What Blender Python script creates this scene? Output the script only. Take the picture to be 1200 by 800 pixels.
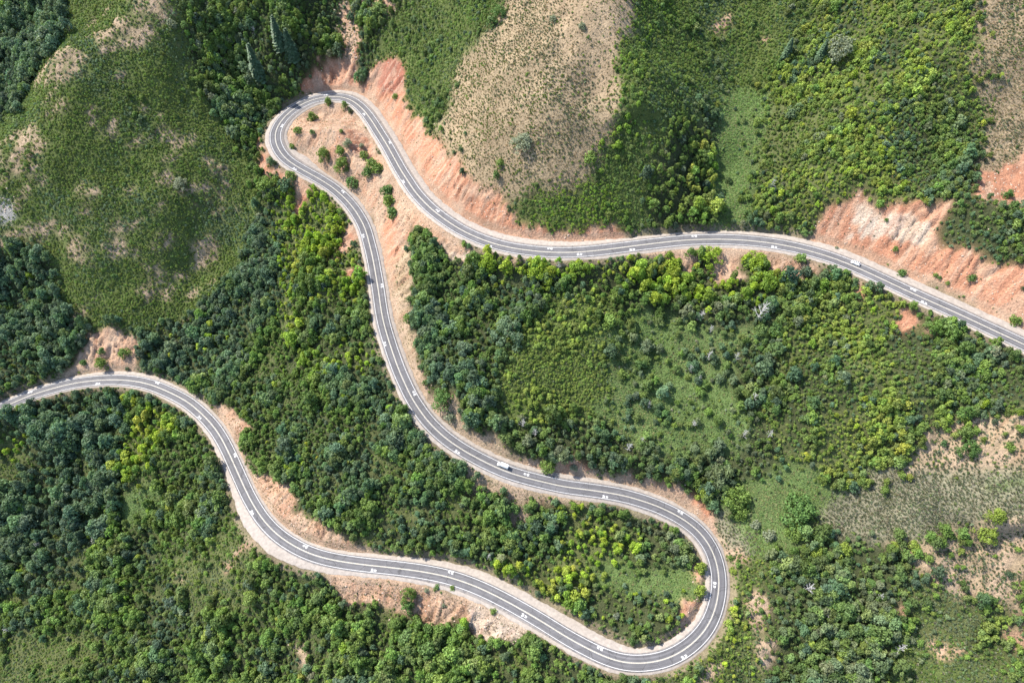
import bpy, bmesh, math, random
import numpy as np
from mathutils import Vector, Matrix

for o in list(bpy.data.objects): bpy.data.objects.remove(o)
SC = bpy.context.scene
COL = SC.collection
random.seed(7)
RNG = np.random.default_rng(7)

# ------------------------------------------------------------------ camera
PITCH = math.radians(56.0)          # degrees below the horizontal
CAM_H = 375.0
FPX = 800.0                         # focal length in pixels of the 1200 px wide photograph
cam_d = bpy.data.cameras.new('camera'); cam = bpy.data.objects.new('camera', cam_d); COL.objects.link(cam)
cam.location = (0, 0, CAM_H); cam.rotation_euler = (math.radians(90) - PITCH, 0, 0)
cam_d.sensor_width = 36.0; cam_d.lens = 24.0; cam_d.clip_start = 1.0; cam_d.clip_end = 6000.0
SC.camera = cam

# ------------------------------------------------------------------ sky and sun
SUN_EL = math.radians(50.0)
SUN_AZ = math.radians(-60.0)        # compass direction the light comes from, 0 = +Y (away from the camera), negative = to the left
world = bpy.data.worlds.new('World'); SC.world = world; world.use_nodes = True
wn = world.node_tree; bg = wn.nodes['Background']
sky = wn.nodes.new('ShaderNodeTexSky'); sky.sky_type = 'NISHITA'; sky.sun_disc = False
sky.sun_elevation = SUN_EL; sky.sun_rotation = SUN_AZ; sky.air_density = 1.0; sky.dust_density = 1.0
wn.links.new(sky.outputs[0], bg.inputs[0]); bg.inputs[1].default_value = 0.15
sun_d = bpy.data.lights.new('sun', 'SUN'); sun_d.energy = 4.0; sun_d.angle = math.radians(0.6); sun_d.color = (1.0, 0.95, 0.86)
sun = bpy.data.objects.new('sun', sun_d); COL.objects.link(sun)
sdir = Vector((math.sin(SUN_AZ) * math.cos(SUN_EL), math.cos(SUN_AZ) * math.cos(SUN_EL), math.sin(SUN_EL)))
sun.rotation_euler = sdir.to_track_quat('Z', 'Y').to_euler(); sun.location = (0, 0, 500)
SC.view_settings.view_transform = 'Standard'; SC.view_settings.look = 'None'
SC.view_settings.exposure = 1.66; SC.view_settings.gamma = 1.0; SC.view_settings.use_curve_mapping = False
SC.render.engine = 'CYCLES'
SC.cycles.max_bounces = 5; SC.cycles.diffuse_bounces = 3; SC.cycles.transmission_bounces = 3; SC.cycles.transparent_max_bounces = 4

# ------------------------------------------------------------------ helpers
def tag(o, label=None, cat=None, group=None, kind=None):
    if label: o['label'] = label
    if cat: o['category'] = cat
    if group: o['group'] = group
    if kind: o['kind'] = kind
    return o

def mesh_np(name, verts, faces, mat=None, smooth=False):
    """verts (n,3), faces (m,k) all of the same size"""
    verts = np.asarray(verts, np.float32); faces = np.asarray(faces, np.int32)
    me = bpy.data.meshes.new(name); n, m, k = len(verts), len(faces), faces.shape[1]
    me.vertices.add(n); me.vertices.foreach_set('co', verts.ravel())
    me.loops.add(m * k); me.loops.foreach_set('vertex_index', faces.ravel())
    me.polygons.add(m); me.polygons.foreach_set('loop_start', np.arange(0, m * k, k, dtype=np.int32))
    if smooth: me.polygons.foreach_set('use_smooth', np.ones(m, bool))
    me.update(calc_edges=True)
    if mat: me.materials.append(mat)
    return me

def link(name, me, parent=None):
    o = bpy.data.objects.new(name, me); COL.objects.link(o)
    if parent: o.parent = parent
    return o

def empty(name, loc, rz=0.0):
    o = bpy.data.objects.new(name, None); COL.objects.link(o)
    o.location = loc; o.rotation_euler = (0, 0, rz); o.empty_display_size = 0.5
    return o

# smooth lattice noise, vectorised
_LAT = np.random.default_rng(11).random((256, 256)).astype(np.float32)
def vnoise(x, y, seed=0):
    x = np.asarray(x, np.float64) + seed * 37.13; y = np.asarray(y, np.float64) + seed * 91.7
    xi = np.floor(x).astype(int); yi = np.floor(y).astype(int); fx = x - xi; fy = y - yi
    fx = fx * fx * fx * (fx * (6 * fx - 15) + 10); fy = fy * fy * fy * (fy * (6 * fy - 15) + 10)
    a = _LAT[xi & 255, yi & 255]; b = _LAT[(xi + 1) & 255, yi & 255]
    c = _LAT[xi & 255, (yi + 1) & 255]; d = _LAT[(xi + 1) & 255, (yi + 1) & 255]
    return a + (b - a) * fx + (c - a) * fy + (a - b - c + d) * fx * fy
def fbm(x, y, seed=0, octv=4):
    s = 0; w = 0.5; t = 0; ca, sa = 0.8, 0.6
    for k in range(octv):
        s = s + w * vnoise(x, y, seed + k * 5); t += w; w *= 0.5
        x, y = 2.03 * (ca * x - sa * y), 2.03 * (sa * x + ca * y)
    return s / t
def sstep(a, b, x):
    t = np.clip((x - a) / (b - a), 0, 1); return t * t * (3 - 2 * t)

# ------------------------------------------------------------------ the road line: measured on the photograph, then laid out on the hillside as a steady 8 % climb
CL = [(-90,522),(-60,507),(-30,492),(0,478.5),(16,471.5),(36,462.5),(60,455.5),(80,450),(100,446.8),(120,445),(135,444.6),(150,445.3),(165,447.5),(180,451.5),(200,460),(220,470.5),(236,484),(251,500),(260,514),(269,532),(277,550),(290,579),(297,592),(308,609),(323,625),(340,637),(355,645),(370,651),(390,656),(410,659.2),(430,661.7),(460,664.8),(490,668.5),(520,674),(540,680),(560,687.5),(580,697),(600,707.5),(633,726.5),(667,748),(700,765.5),(720,773.5),(730,776),(745,777.3),(760,776.5),(780,772.5),(800,763),(820,746.5),(832,730),(839,712),(843,690),(843,675),(840,658),(835,644),(829,634),(818,620),(795,604),(767,591),(733,580.5),(700,575),(660,570),(640,565.3),(620,560.5),(600,555),(580,547),(560,537),(540,526),(520,512),(500,492.5),(482,466),(467,433),(457,404),(449.5,379),(446,360),(443.5,340),(440,320),(436.5,300),(428,267),(420,252),(411,239.5),(402,230),(390,219.5),(374,209.5),(360,202),(344,193),(333,185),(326,175),(322,165),(322,157),(323.5,151),(329,142),(337,133),(348,125),(360,119),(372,115),(382,113.5),(395,113),(405,114.3),(413,118),(420,123),(428,131),(436,142),(444,155),(453,169),(470,200),(487,226),(503,243),(520,256.5),(540,269.5),(560,279),(580,286),(600,290.8),(633,295),(660,296.2),(685,295),(710,292.5),(740,288.5),(760,286),(780,283.7),(800,281.4),(825,280.3),(850,280.3),(870,281.2),(900,284),(933,290),(960,297),(980,303.5),(1000,311.5),(1020,320.5),(1040,330),(1060,339.5),(1080,348.5),(1100,357.3),(1120,366.2),(1140,375.5),(1160,385),(1180,394),(1200,403.5),(1230,418),(1260,433),(1300,453)]
_s, _c = math.sin(PITCH), math.cos(PITCH)
def ray(px, py):
    u = (np.asarray(px, float) - 600) / FPX; v = (np.asarray(py, float) - 400) / FPX
    return np.stack([u, _c - v * _s, -_s - v * _c], -1)
def project(P):
    """world point -> photograph pixel and depth"""
    d = np.asarray(P, float) - np.array([0, 0, CAM_H])
    z = d[..., 1] * _c - d[..., 2] * _s; v = -d[..., 1] * _s - d[..., 2] * _c
    return 600 + FPX * d[..., 0] / z, 400 + FPX * v / z, z
GRADE = 0.08
rp = []; z = -4.0
for i, (x, y) in enumerate(CL):
    d = ray(x, y); zz = z
    for it in range(25):
        q = np.array([0, 0, CAM_H]) + (zz - CAM_H) / d[2] * d
        if rp: zz = z + GRADE * np.hypot(*(q - rp[-1])[:2])
    rp.append(q); z = zz
rp = np.array(rp)
def resample(P, step):
    s = np.r_[0, np.cumsum(np.hypot(*np.diff(P[:, :2], axis=0).T))]
    n = int(s[-1] / step) + 1; t = np.linspace(0, s[-1], n)
    return np.stack([np.interp(t, s, P[:, k]) for k in range(P.shape[1])], 1)
R = resample(rp, 1.0)
for it in range(40):                                        # relax the measured points into smooth curves
    R[1:-1] = 0.5 * R[1:-1] + 0.25 * (R[:-2] + R[2:])
R = resample(R, 1.0); NR = len(R)
T = np.gradient(R, axis=0); T[:, 2] = 0; T /= np.linalg.norm(T, axis=1)[:, None]
NL = np.stack([-T[:, 1], T[:, 0], np.zeros(NR)], 1)          # unit vector to the left of the climbing direction
S = np.r_[0, np.cumsum(np.hypot(*np.diff(R[:, :2], axis=0).T))]
rpx, rpy, rpz = project(R)
def station(px, py):
    return int(np.argmin((rpx - px) ** 2 + (rpy - py) ** 2))

# widths beyond the edge lines (m): paved strip and gravel, left and right, at measured places
WK = [  # px, py, paved L, paved R, gravel L, gravel R
 (0,478,0.7,0.7,0.9,0.6),(80,450,0.7,0.7,1.5,0.6),(150,445,0.7,0.7,2.6,0.5),(200,460,0.8,0.8,1.4,0.7),(260,514,0.9,0.9,1.0,1.2),(285,570,0.8,0.8,0.8,3.0),(305,605,0.8,0.8,0.8,6.0),(330,630,0.8,0.9,0.8,6.0),(365,650,0.7,1.0,0.9,3.6),(400,658,0.7,0.8,1.2,2.0),(460,665,0.8,0.7,1.8,1.5),(520,674,0.8,1.4,3.0,1.4),(560,687,0.8,1.8,4.0,1.4),(610,713,0.8,1.6,4.3,1.2),(667,748,0.8,1.0,4.6,1.4),(710,770,0.9,0.9,4.0,1.0),(745,777,0.9,0.7,2.0,0.7),(790,768,1.0,0.7,1.8,0.7),(832,730,1.0,0.8,1.6,0.7),(843,685,1.2,0.8,1.5,0.9),(829,634,1.5,0.9,1.2,1.0),(767,591,1.2,0.8,1.2,1.6),(700,575,0.8,1.1,1.4,2.0),(640,565,0.8,1.3,1.4,1.8),(580,547,0.8,1.4,1.4,1.6),(520,512,0.9,1.2,1.5,1.4),(467,433,0.9,1.1,0.8,1.6),(449,379,1.3,0.9,1.2,1.8),(440,320,1.0,0.9,0.9,1.5),(411,239,0.8,1.0,1.0,2.2),(374,209,0.8,1.8,1.4,1.0),(344,193,1.0,2.2,1.6,6.0),(326,175,1.0,2.3,2.2,1.8),(323,151,1.0,2.6,2.4,1.6),(348,125,1.2,2.6,1.4,1.4),(382,113,1.4,1.6,2.6,1.0),(413,118,2.2,0.9,3.6,0.8),(444,155,2.0,0.8,3.6,1.0),(487,226,1.6,0.8,3.8,1.2),(540,269,1.4,0.8,4.0,1.2),(600,291,1.6,0.8,4.2,1.2),(660,296,1.6,0.9,3.6,1.0),(740,288,1.2,1.0,1.6,1.2),(825,280,1.2,1.0,1.2,1.2),(900,284,1.3,0.9,2.6,1.2),(980,303,1.4,0.8,4.6,0.8),(1060,339,1.5,0.8,4.8,0.7),(1140,375,1.5,0.8,4.6,0.7),(1230,418,1.5,0.8,4.4,0.8)]
ks = [S[station(k[0], k[1])] for k in WK]
WV = np.stack([np.interp(S, ks, [k[2 + j] for k in WK]) for j in range(4)], 1)
HALF = 3.35                                                  # centre line to edge line

# ------------------------------------------------------------------ the hillside: a height field through the road and measured heights
G = 0.8                                                     # grid step, m
X0, Y0, NX, NY = -430, -70, 1076, 801
gx = np.arange(NX) * G + X0; gy = np.arange(NY) * G + Y0
GX, GY = np.meshgrid(gx, gy, indexing='ij')
HC = [  # photograph pixel and height above the left end of the road
 (150,200,73),(120,30,120),(200,0,130),(75,60,116),(40,120,92),(0,200,74),(10,40,92),(10,100,74),(-60,40,90),(0,300,40),(30,360,20),(-60,400,10),(100,330,36),(100,395,14),(120,425,9),
 (250,150,78),(200,250,58),(240,300,34),(200,330,30),(300,130,74),(310,230,56),(285,320,36),(225,390,19),(172,425,10),(340,50,106),(280,60,98),(390,60,94),(405,20,104),(440,40,112),(380,85,85),
 (100,520,-12),(0,600,-32),(100,700,-40),(0,800,-66),(-60,700,-60),(200,620,-14),(250,780,-28),(180,560,-6),(300,700,0),(400,780,6),(550,800,18),(450,730,15),(600,770,24),(700,820,24),(200,860,-50),
 (340,480,32),(420,560,36),(330,560,22),(500,600,40),(600,640,38),(700,660,39),(760,690,38),(640,690,32),(380,330,58),(350,400,40),(400,460,48),
 (370,165,86),(400,150,87),(440,220,83),(470,260,82),(490,320,79),(530,400,72),(520,470,62),
 (750,430,72),(650,420,77),(850,480,70),(700,350,87),(620,500,61),(900,430,82),(1000,430,93),(1100,430,102),(760,330,90),(900,350,98),(760,530,57),(850,540,58),
 (920,570,58),(1000,560,68),(1150,560,76),(1150,480,92),(1100,650,60),(1200,700,57),(1000,700,50),(1000,790,38),(1200,790,46),(880,780,33),(900,640,47),(1260,620,79),(1200,620,73),(1230,680,67),(1180,660,64),
 (830,200,114),(860,100,132),(870,0,152),(780,210,121),(960,200,127),(1050,120,150),(1100,30,172),(1180,150,150),(1190,250,138),(1050,250,127),(1100,298,131),(1150,325,133),(1000,275,121),(1200,330,137),(1040,290,123),
 (720,200,125),(700,100,152),(640,150,140),(650,200,124),(560,150,124),(600,60,150),(500,40,128),(500,110,117),(455,90,103),(540,220,110),(600,255,106),(680,260,107),(700,0,176),(800,60,146),(740,100,157),(772,150,141),(738,200,128),(760,50,158)]
HW = [(-430,570,175),(-200,570,205),(0,570,250),(200,570,265),(430,570,280),(430,420,215),(-430,-70,-110),(-200,-70,-75),(0,-70,-25),(200,-70,10),(430,-70,25),(430,250,175),(430,120,105),(-430,300,60),(-430,150,-30)]
cp = []
for (x, y, h) in HC:
    d = ray(x, y); q = np.array([0, 0, CAM_H]) + (h - CAM_H) / d[2] * d; cp.append((q[0], q[1], h, 4.0))
for (x, y, h) in HW: cp.append((x, y, h, 4.0))
for q in R[::18]: cp.append((q[0], q[1], q[2], 10.0))
cp = np.array(cp); U = 100.0
def kern(r2): return 0.5 * r2 * np.log(np.maximum(r2, 1e-12))
A = cp[:, :2] / U; n = len(A)
K = kern(((A[:, None] - A[None]) ** 2).sum(-1)) + np.diag(cp[:, 3] * 0.0006)
Pm = np.c_[np.ones(n), A]
M = np.zeros((n + 3, n + 3)); M[:n, :n] = K; M[:n, n:] = Pm; M[n:, :n] = Pm.T
sol = np.linalg.solve(M, np.r_[cp[:, 2], 0, 0, 0])
Z = np.zeros((NX, NY))
for i0 in range(0, NX, 40):
    q = np.stack([GX[i0:i0 + 40].ravel(), GY[i0:i0 + 40].ravel()], 1) / U
    r2 = (q ** 2).sum(1)[:, None] + (A ** 2).sum(1)[None] - 2 * q @ A.T
    Z[i0:i0 + 40] = (kern(r2) @ sol[:n] + sol[n] + q @ sol[n + 1:]).reshape(-1, NY)
# natural unevenness: spurs and runnels
Z += 11.0 * (fbm(GX / 58, GY / 58, 3, 3) - 0.5) + 3.6 * (fbm(GX / 17, GY / 17, 4, 3) - 0.5)
# cut and fill for the road
UB = np.full((NX, NY), 1e9); LB = np.full((NX, NY), -1e9)
DD = np.full((NX, NY), 1e9); SD = np.zeros((NX, NY)); SG = np.zeros((NX, NY))
for k in range(NR):
    x, y, zr = R[k]; i0 = max(0, int((x - X0) / G) - 60); i1 = min(NX, int((x - X0) / G) + 61); j0 = max(0, int((y - Y0) / G) - 60); j1 = min(NY, int((y - Y0) / G) + 61)
    if i1 <= i0 or j1 <= j0: continue
    dx = GX[i0:i1, j0:j1] - x; dy = GY[i0:i1, j0:j1] - y; r = np.hypot(dx, dy)
    side = dx * NL[k, 0] + dy * NL[k, 1]
    hw = HALF + 1.1 + np.where(side > 0, WV[k, 0] + WV[k, 2], WV[k, 1] + WV[k, 3])
    d = np.maximum(0, r - hw)
    UB[i0:i1, j0:j1] = np.minimum(UB[i0:i1, j0:j1], zr + 1.05 * d); LB[i0:i1, j0:j1] = np.maximum(LB[i0:i1, j0:j1], zr - 0.72 * d)
    near = r < DD[i0:i1, j0:j1]
    DD[i0:i1, j0:j1][near] = r[near]; SD[i0:i1, j0:j1][near] = S[k]; SG[i0:i1, j0:j1][near] = np.sign(side[near])
Z = np.minimum(np.maximum(Z, LB), UB)
BEN = HALF + 1.1 + np.where(SG > 0, np.interp(SD, S, WV[:, 0] + WV[:, 2]), np.interp(SD, S, WV[:, 1] + WV[:, 3]))
DE = DD - BEN                                               # distance outside the road bench
for it in range(2):
    Zs = Z.copy(); Zs[1:-1, 1:-1] = (Z[1:-1, 1:-1] * 2 + Z[:-2, 1:-1] + Z[2:, 1:-1] + Z[1:-1, :-2] + Z[1:-1, 2:]) / 6
    Z = np.where(DE > 0, Zs, Z)
Z -= 0.16 * (DE < 0.6)

def zat(x, y, A=None):
    A = Z if A is None else A
    fx = np.clip((np.asarray(x, float) - X0) / G, 0, NX - 1.001); fy = np.clip((np.asarray(y, float) - Y0) / G, 0, NY - 1.001)
    i = fx.astype(int); j = fy.astype(int); u = fx - i; v = fy - j
    return A[i, j] * (1 - u) * (1 - v) + A[i + 1, j] * u * (1 - v) + A[i, j + 1] * (1 - u) * v + A[i + 1, j + 1] * u * v
def cell(x, y):
    return np.clip(np.round((np.asarray(x) - X0) / G).astype(int), 0, NX - 1), np.clip(np.round((np.asarray(y) - Y0) / G).astype(int), 0, NY - 1)
def ground_at(px, py):
    """where the line of sight through a photograph pixel meets the hillside"""
    d = ray(px, py); d = d / np.linalg.norm(d, axis=-1, keepdims=True)
    t = np.full(d.shape[:-1], 90.0); done = np.zeros(t.shape, bool)
    for it in range(340):
        P = np.array([0, 0, CAM_H]) + t[..., None] * d
        h = P[..., 2] - zat(P[..., 0], P[..., 1]); done |= h < 0.05
        t = np.where(done, t, t + np.maximum(0.25, h * 0.42))
    P = np.array([0, 0, CAM_H]) + t[..., None] * d
    P[..., 2] = zat(P[..., 0], P[..., 1])
    return P

# ------------------------------------------------------------------ land cover map, drawn in plan on the hillside
def smooth_poly(pts):
    """subdivide and unproject an outline to plan coordinates"""
    out = []
    for a, b in zip(pts, pts[1:] + pts[:1]):
        n_ = max(1, int(math.hypot(b[0] - a[0], b[1] - a[1]) / 18))
        for k in range(n_): out.append((a[0] + (b[0] - a[0]) * k / n_, a[1] + (b[1] - a[1]) * k / n_))
    a = np.array(out, float); P = ground_at(a[:, 0], a[:, 1]); return P[:, :2]
# warped sampling makes the borders between covers ragged
WX = GX + 12.0 * (fbm(GX / 11, GY / 11, 21, 4) - 0.5) + 3.0 * (vnoise(GX / 2.2, GY / 2.2, 23) - 0.5)
WY = GY + 12.0 * (fbm(GX / 11, GY / 11, 22, 4) - 0.5) + 3.0 * (vnoise(GX / 2.2, GY / 2.2, 24) - 0.5)
def inside(poly):
    m = np.zeros((NX, NY), bool)
    lo = poly.min(0) - 12; hi = poly.max(0) + 12
    i0, i1 = max(0, int((lo[0] - X0) / G)), min(NX, int((hi[0] - X0) / G) + 2); j0, j1 = max(0, int((lo[1] - Y0) / G)), min(NY, int((hi[1] - Y0) / G) + 2)
    if i1 <= i0 or j1 <= j0: return m
    x = WX[i0:i1, j0:j1]; y = WY[i0:i1, j0:j1]; c = np.zeros(x.shape, bool)
    for (xa, ya), (xb, yb) in zip(poly, np.roll(poly, -1, 0)):
        if ya == yb: continue
        c ^= ((ya > y) != (yb > y)) & (x < (xb - xa) * (y - ya) / (yb - ya) + xa)
    m[i0:i1, j0:j1] = c; return m

SOIL = {'floor': (0.036, 0.042, 0.018), 'scrub': (0.058, 0.074, 0.022), 'grass': (0.068, 0.098, 0.032), 'dry': (0.198, 0.150, 0.094), 'tan': (0.228, 0.168, 0.106),
        'red': (0.285, 0.138, 0.083), 'deep': (0.225, 0.090, 0.060), 'pale': (0.345, 0.275, 0.215), 'pink': (0.272, 0.170, 0.110), 'sage': (0.138, 0.126, 0.084), 'rock': (0.22, 0.21, 0.19), 'olive': (0.062, 0.070, 0.026)}
for k_ in ('dry', 'tan', 'red', 'deep', 'pale', 'pink'): SOIL[k_] = tuple(0.93 * c_ for c_ in SOIL[k_])
ZONES = [('oak_mid', 'floor', None)]
def zone(name, soil, *polys): ZONES.append((name, soil, polys))
zone('mid_wood', 'floor', [(160,435),(230,455),(300,400),(345,410),(440,440),(480,480),(540,530),(600,600),(590,650),(560,672),(430,650),(330,600),(265,500)])
zone('low_green', 'floor', [(143,520),(200,500),(280,600),(330,660),(390,680),(480,700),(560,745),(700,790),(720,800),(740,900),(60,900),(100,760),(60,690),(120,640),(150,560)])
zone('nw_wood', 'floor', [(-120,-80),(85,-80),(78,20),(70,55),(45,90),(28,125),(10,150),(-120,180)])
zone('left_hill', 'scrub', [(80,-80),(250,-80),(225,30),(222,70),(245,110),(262,150),(290,175),(305,210),(300,265),(275,315),(240,355),(200,380),(165,392),(120,388),(85,380),(72,340),(60,305),(30,290),(-120,280),(-120,180),(10,150),(28,125),(45,90),(70,55)])
zone('ridge_grass', 'grass', [(88,20),(105,25),(95,50),(78,60),(60,75),(45,100),(40,125),(28,135),(20,150),(5,165),(-20,170),(-10,150),(20,130),(40,95),(62,65)])
zone('hill_bare', 'dry', [(110,38),(140,20),(170,25),(188,42),(168,60),(120,58)],[(140,-10),(205,-10),(198,14),(160,12)],[(42,92),(55,70),(66,60),(85,60),(100,68),(97,85),(70,92),(52,102),(40,104)],[(18,182),(28,152),(36,150),(48,160),(58,172),(38,182),(30,195),(14,196)],
     [(180,154),(200,152),(228,165),(226,176),(182,164)],[(116,152),(128,138),(141,134),(132,158),(118,166)],[(176,204),(198,198),(212,214),(203,222)],[(230,180),(268,204),(252,208)],[(33,264),(62,258),(90,268),(72,280),(40,273)],[(116,280),(135,275),(166,289),(130,299)],[(76,296),(100,290),(110,302),(98,316)],[(160,309),(180,318),(196,330),(185,334)],[(40,214),(52,208),(55,218),(46,226)],[(93,242),(104,240),(104,252),(94,252)],[(110,150),(116,140),(112,125),(100,128)],[(70,112),(82,112),(85,135),(72,136)],[(52,126),(68,115),(70,126),(55,132)],[(145,220),(160,218),(158,228)],[(222,240),(255,244),(235,250)],[(106,352),(118,345),(115,360)],[(160,128),(178,130),(172,140)])
zone('grey_rock', 'rock', [(-10,228),(8,234),(20,248),(14,258),(-10,250)])
zone('left_low', 'floor', [(-120,280),(30,290),(60,305),(72,340),(85,380),(120,388),(165,392),(160,435),(130,436),(85,436),(40,450),(-120,520)])
zone('alcove', 'pink', [(80,440),(95,410),(108,395),(125,389),(148,393),(155,410),(160,438),(110,440)])
zone('gully_top', 'floor', [(250,-80),(425,-80),(420,20),(400,50),(400,65),(365,75),(358,105),(340,115),(318,140),(308,165),(308,190),(290,175),(262,150),(245,110),(222,70),(225,30)])
zone('wash', 'pink', [(398,8),(412,12),(416,50),(424,75),(404,76),(399,40)],[(415,-10),(472,-10),(452,18),(432,18)])
zone('red_hollow', 'red', [(356,110),(364,84),(378,68),(395,65),(418,72),(426,86),(414,104),(385,110)])
zone('gully_dark', 'floor', [(165,392),(200,380),(240,355),(275,315),(300,265),(308,215),(325,230),(330,300),(335,330),(320,370),(290,400),(260,440),(230,455),(200,445),(160,435)])
zone('lime_strip', 'olive', [(325,215),(335,200),(385,218),(402,238),(415,260),(424,300),(430,345),(400,350),(370,370),(345,410),(325,400),(330,330),(328,270)])
zone('strip_red', 'red', [(326,196),(345,204),(367,220),(357,237),(350,255),(343,245),(335,227)],[(413,262),(422,280),(407,298),(393,302),(400,288)],[(403,318),(417,306),(421,316),(408,324)],[(304,160),(318,190),(330,200),(322,206),(306,190)])
zone('mid_lime', 'floor', [(345,410),(400,395),(440,398),(452,425),(430,440),(400,435),(360,442),(330,435)])
zone('low_dark', 'floor', [(-120,520),(0,482),(100,452),(140,450),(150,455),(143,520),(150,560),(140,600),(120,640),(60,690),(0,720),(-120,740)])
zone('low_lime', 'olive', [(145,482),(158,468),(185,478),(215,500),(212,520),(190,520),(165,545),(162,570),(145,576),(140,540),(150,510)],[(0,520),(25,505),(25,530),(5,540)],[(28,470),(45,460),(44,478),(32,482)])
zone('low_meadow', 'grass', [(143,588),(165,568),(190,575),(192,596),(165,610),(140,617)])
zone('low_scrub', 'olive', [(195,665),(240,640),(285,605),(312,650),(302,670),(300,720),(260,735),(200,700)],[(-120,740),(40,745),(90,730),(105,760),(90,800),(60,900),(-120,900)])
zone('low_bare', 'tan', [(262,662),(282,640),(296,632),(300,640),(278,654),(266,672)],[(343,763),(357,758),(363,780),(368,792),(350,785)],[(200,675),(215,668),(212,680)])
zone('tan_bank', 'pink', [(383,666),(450,673),(487,681),(533,694),(583,713),(620,730),(622,738),(600,742),(583,755),(553,742),(547,735),(513,737),(497,722),(470,714),(463,717),(447,705),(423,701),(407,705),(388,682)])
zone('pale_bank', 'pale', [(545,705),(583,713),(620,730),(622,738),(600,742),(583,755),(556,742),(548,728)])
zone('mid_tan', 'dry', [(538,543),(553,541),(583,556),(600,564),(633,573),(667,580),(705,584),(697,594),(667,598),(653,592),(633,598),(617,604),(602,618),(592,622),(593,602),(577,590),(563,577),(547,570),(538,562)])
zone('pin_lime', 'olive', [(655,590),(690,584),(735,585),(752,602),(745,640),(720,665),(700,668),(690,690),(700,735),(640,705),(560,670),(600,655),(650,650)])
zone('pin_dark', 'floor', [(605,612),(640,598),(662,600),(660,640),(640,662),(600,655),(590,640)])
zone('pin_grey', 'floor', [(745,606),(770,608),(795,622),(826,645),(820,668),(790,668),(745,660),(740,640)])
zone('pin_meadow', 'grass', [(688,672),(716,658),(745,662),(790,662),(828,660),(834,690),(826,716),(805,735),(794,722),(785,708),(740,700),(700,696)])
zone('pin_bare', 'red', [(798,705),(812,700),(834,690),(830,712),(818,730),(800,744),(795,735),(800,722)],[(812,664),(824,662),(828,672),(818,676)])
zone('pin_low', 'floor', [(680,692),(740,695),(790,705),(798,722),(790,742),(750,756),(715,748),(690,735)])
zone('low_cut', 'pink', [(246,474),(277,474),(295,500),(284,517),(294,553),(335,568),(346,592),(368,612),(402,632),(432,644),(442,654),(400,652),(350,638),(310,604),(288,550),(266,508)])
zone('spur', 'pink', [(333,152),(345,135),(380,120),(400,118),(420,135),(440,165),(462,200),(480,225),(500,250),(530,270),(554,290),(548,308),(530,302),(500,282),(478,265),(476,300),(480,380),(487,420),(503,450),(520,470),(556,500),(600,530),(640,542),(670,536),(700,545),(740,565),(760,562),(800,576),(830,600),(850,622),(845,640),(800,600),(733,572),(700,568),(640,558),(590,545),(540,520),(500,485),(475,440),(458,390),(450,340),(444,300),(435,265),(415,235),(390,212),(350,195),(333,183)])
zone('spur_red', 'red', [(405,150),(420,150),(440,175),(448,205),(440,210),(425,190),(405,165)],[(455,250),(470,245),(470,300),(455,310),(448,280)],[(654,545),(670,537),(695,545),(690,556),(660,555)],[(806,578),(830,590),(846,615),(836,618),(815,592)])
zone('spur_tan', 'tan', [(470,290),(480,290),(482,390),(498,450),(485,452),(468,400),(458,340)],[(500,450),(545,495),(600,528),(600,545),(560,530),(520,500),(490,460)])
zone('east_dark', 'floor', [(478,268),(500,282),(530,303),(552,312),(600,330),(640,330),(650,380),(600,400),(570,440),(560,480),(530,470),(508,448),(490,420),(483,380),(478,300)])
zone('east_patch', 'pale', [(512,283),(530,290),(552,296),(553,306),(530,302)])
zone('row_lime', 'floor', [(548,298),(560,294),(640,305),(700,302),(760,300),(810,300),(840,292),(900,300),(935,325),(905,345),(880,350),(850,355),(800,370),(760,345),(700,330),(640,335),(560,320)])
zone('row_bare', 'pink', [(755,292),(800,289),(870,290),(905,293),(965,314),(935,326),(915,332),(904,312),(870,302),(866,322),(850,326),(835,328),(838,304),(826,300),(808,326),(795,324),(800,302),(770,302)],[(604,303),(612,302),(612,312),(604,312)])
zone('grey_wood', 'floor', [(785,350),(850,352),(872,365),(868,395),(830,398),(800,385),(782,368)])
zone('yellow_scrub', 'scrub', [(600,400),(650,345),(720,345),(730,400),(720,450),(700,490),(650,500),(600,490),(572,450)])
zone('basin', 'grass', [(705,378),(760,362),(800,370),(840,388),(900,384),(915,420),(915,450),(890,470),(880,510),(840,540),(780,532),(730,515),(700,490),(716,440)])
zone('ring_grey', 'floor', [(595,500),(640,495),(720,512),(790,535),(850,530),(900,505),(908,560),(860,572),(790,560),(720,562),(690,545),(640,535),(610,520)],[(862,410),(905,405),(912,450),(900,480),(868,482),(850,450)])
zone('right_oaks', 'olive', [(905,340),(960,327),(1010,337),(1080,375),(1260,455),(1260,480),(1200,480),(1120,485),(1080,490),(1075,530),(1060,555),(1010,565),(960,548),(920,540),(900,500),(890,450),(910,430),(900,380)])
zone('right_dark', 'floor', [(1025,378),(1080,385),(1200,440),(1200,475),(1120,478),(1070,450),(1030,430)])
zone('small_red', 'red', [(1054,366),(1070,364),(1076,376),(1064,384),(1054,376)],[(1086,382),(1098,380),(1098,390),(1088,392)],[(1006,340),(1014,338),(1012,352),(1006,352)])
zone('right_tan', 'tan', [(1080,502),(1120,490),(1200,482),(1270,480),(1270,560),(1100,562),(1060,562),(1075,530)])
zone('green_slope', 'grass', [(838,580),(880,560),(920,545),(960,556),(1000,568),(1000,580),(955,625),(920,650),(880,655),(850,622)])
zone('sage_flat', 'sage', [(962,590),(1000,566),(1030,550),(1100,556),(1150,545),(1270,545),(1270,612),(1180,615),(1100,628),(1040,632),(990,635),(950,628)],[(836,596),(852,598),(866,620),(884,648),(874,652),(850,630)])
zone('green_line', 'grass', [(1150,562),(1270,556),(1270,566),(1160,570)])
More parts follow.
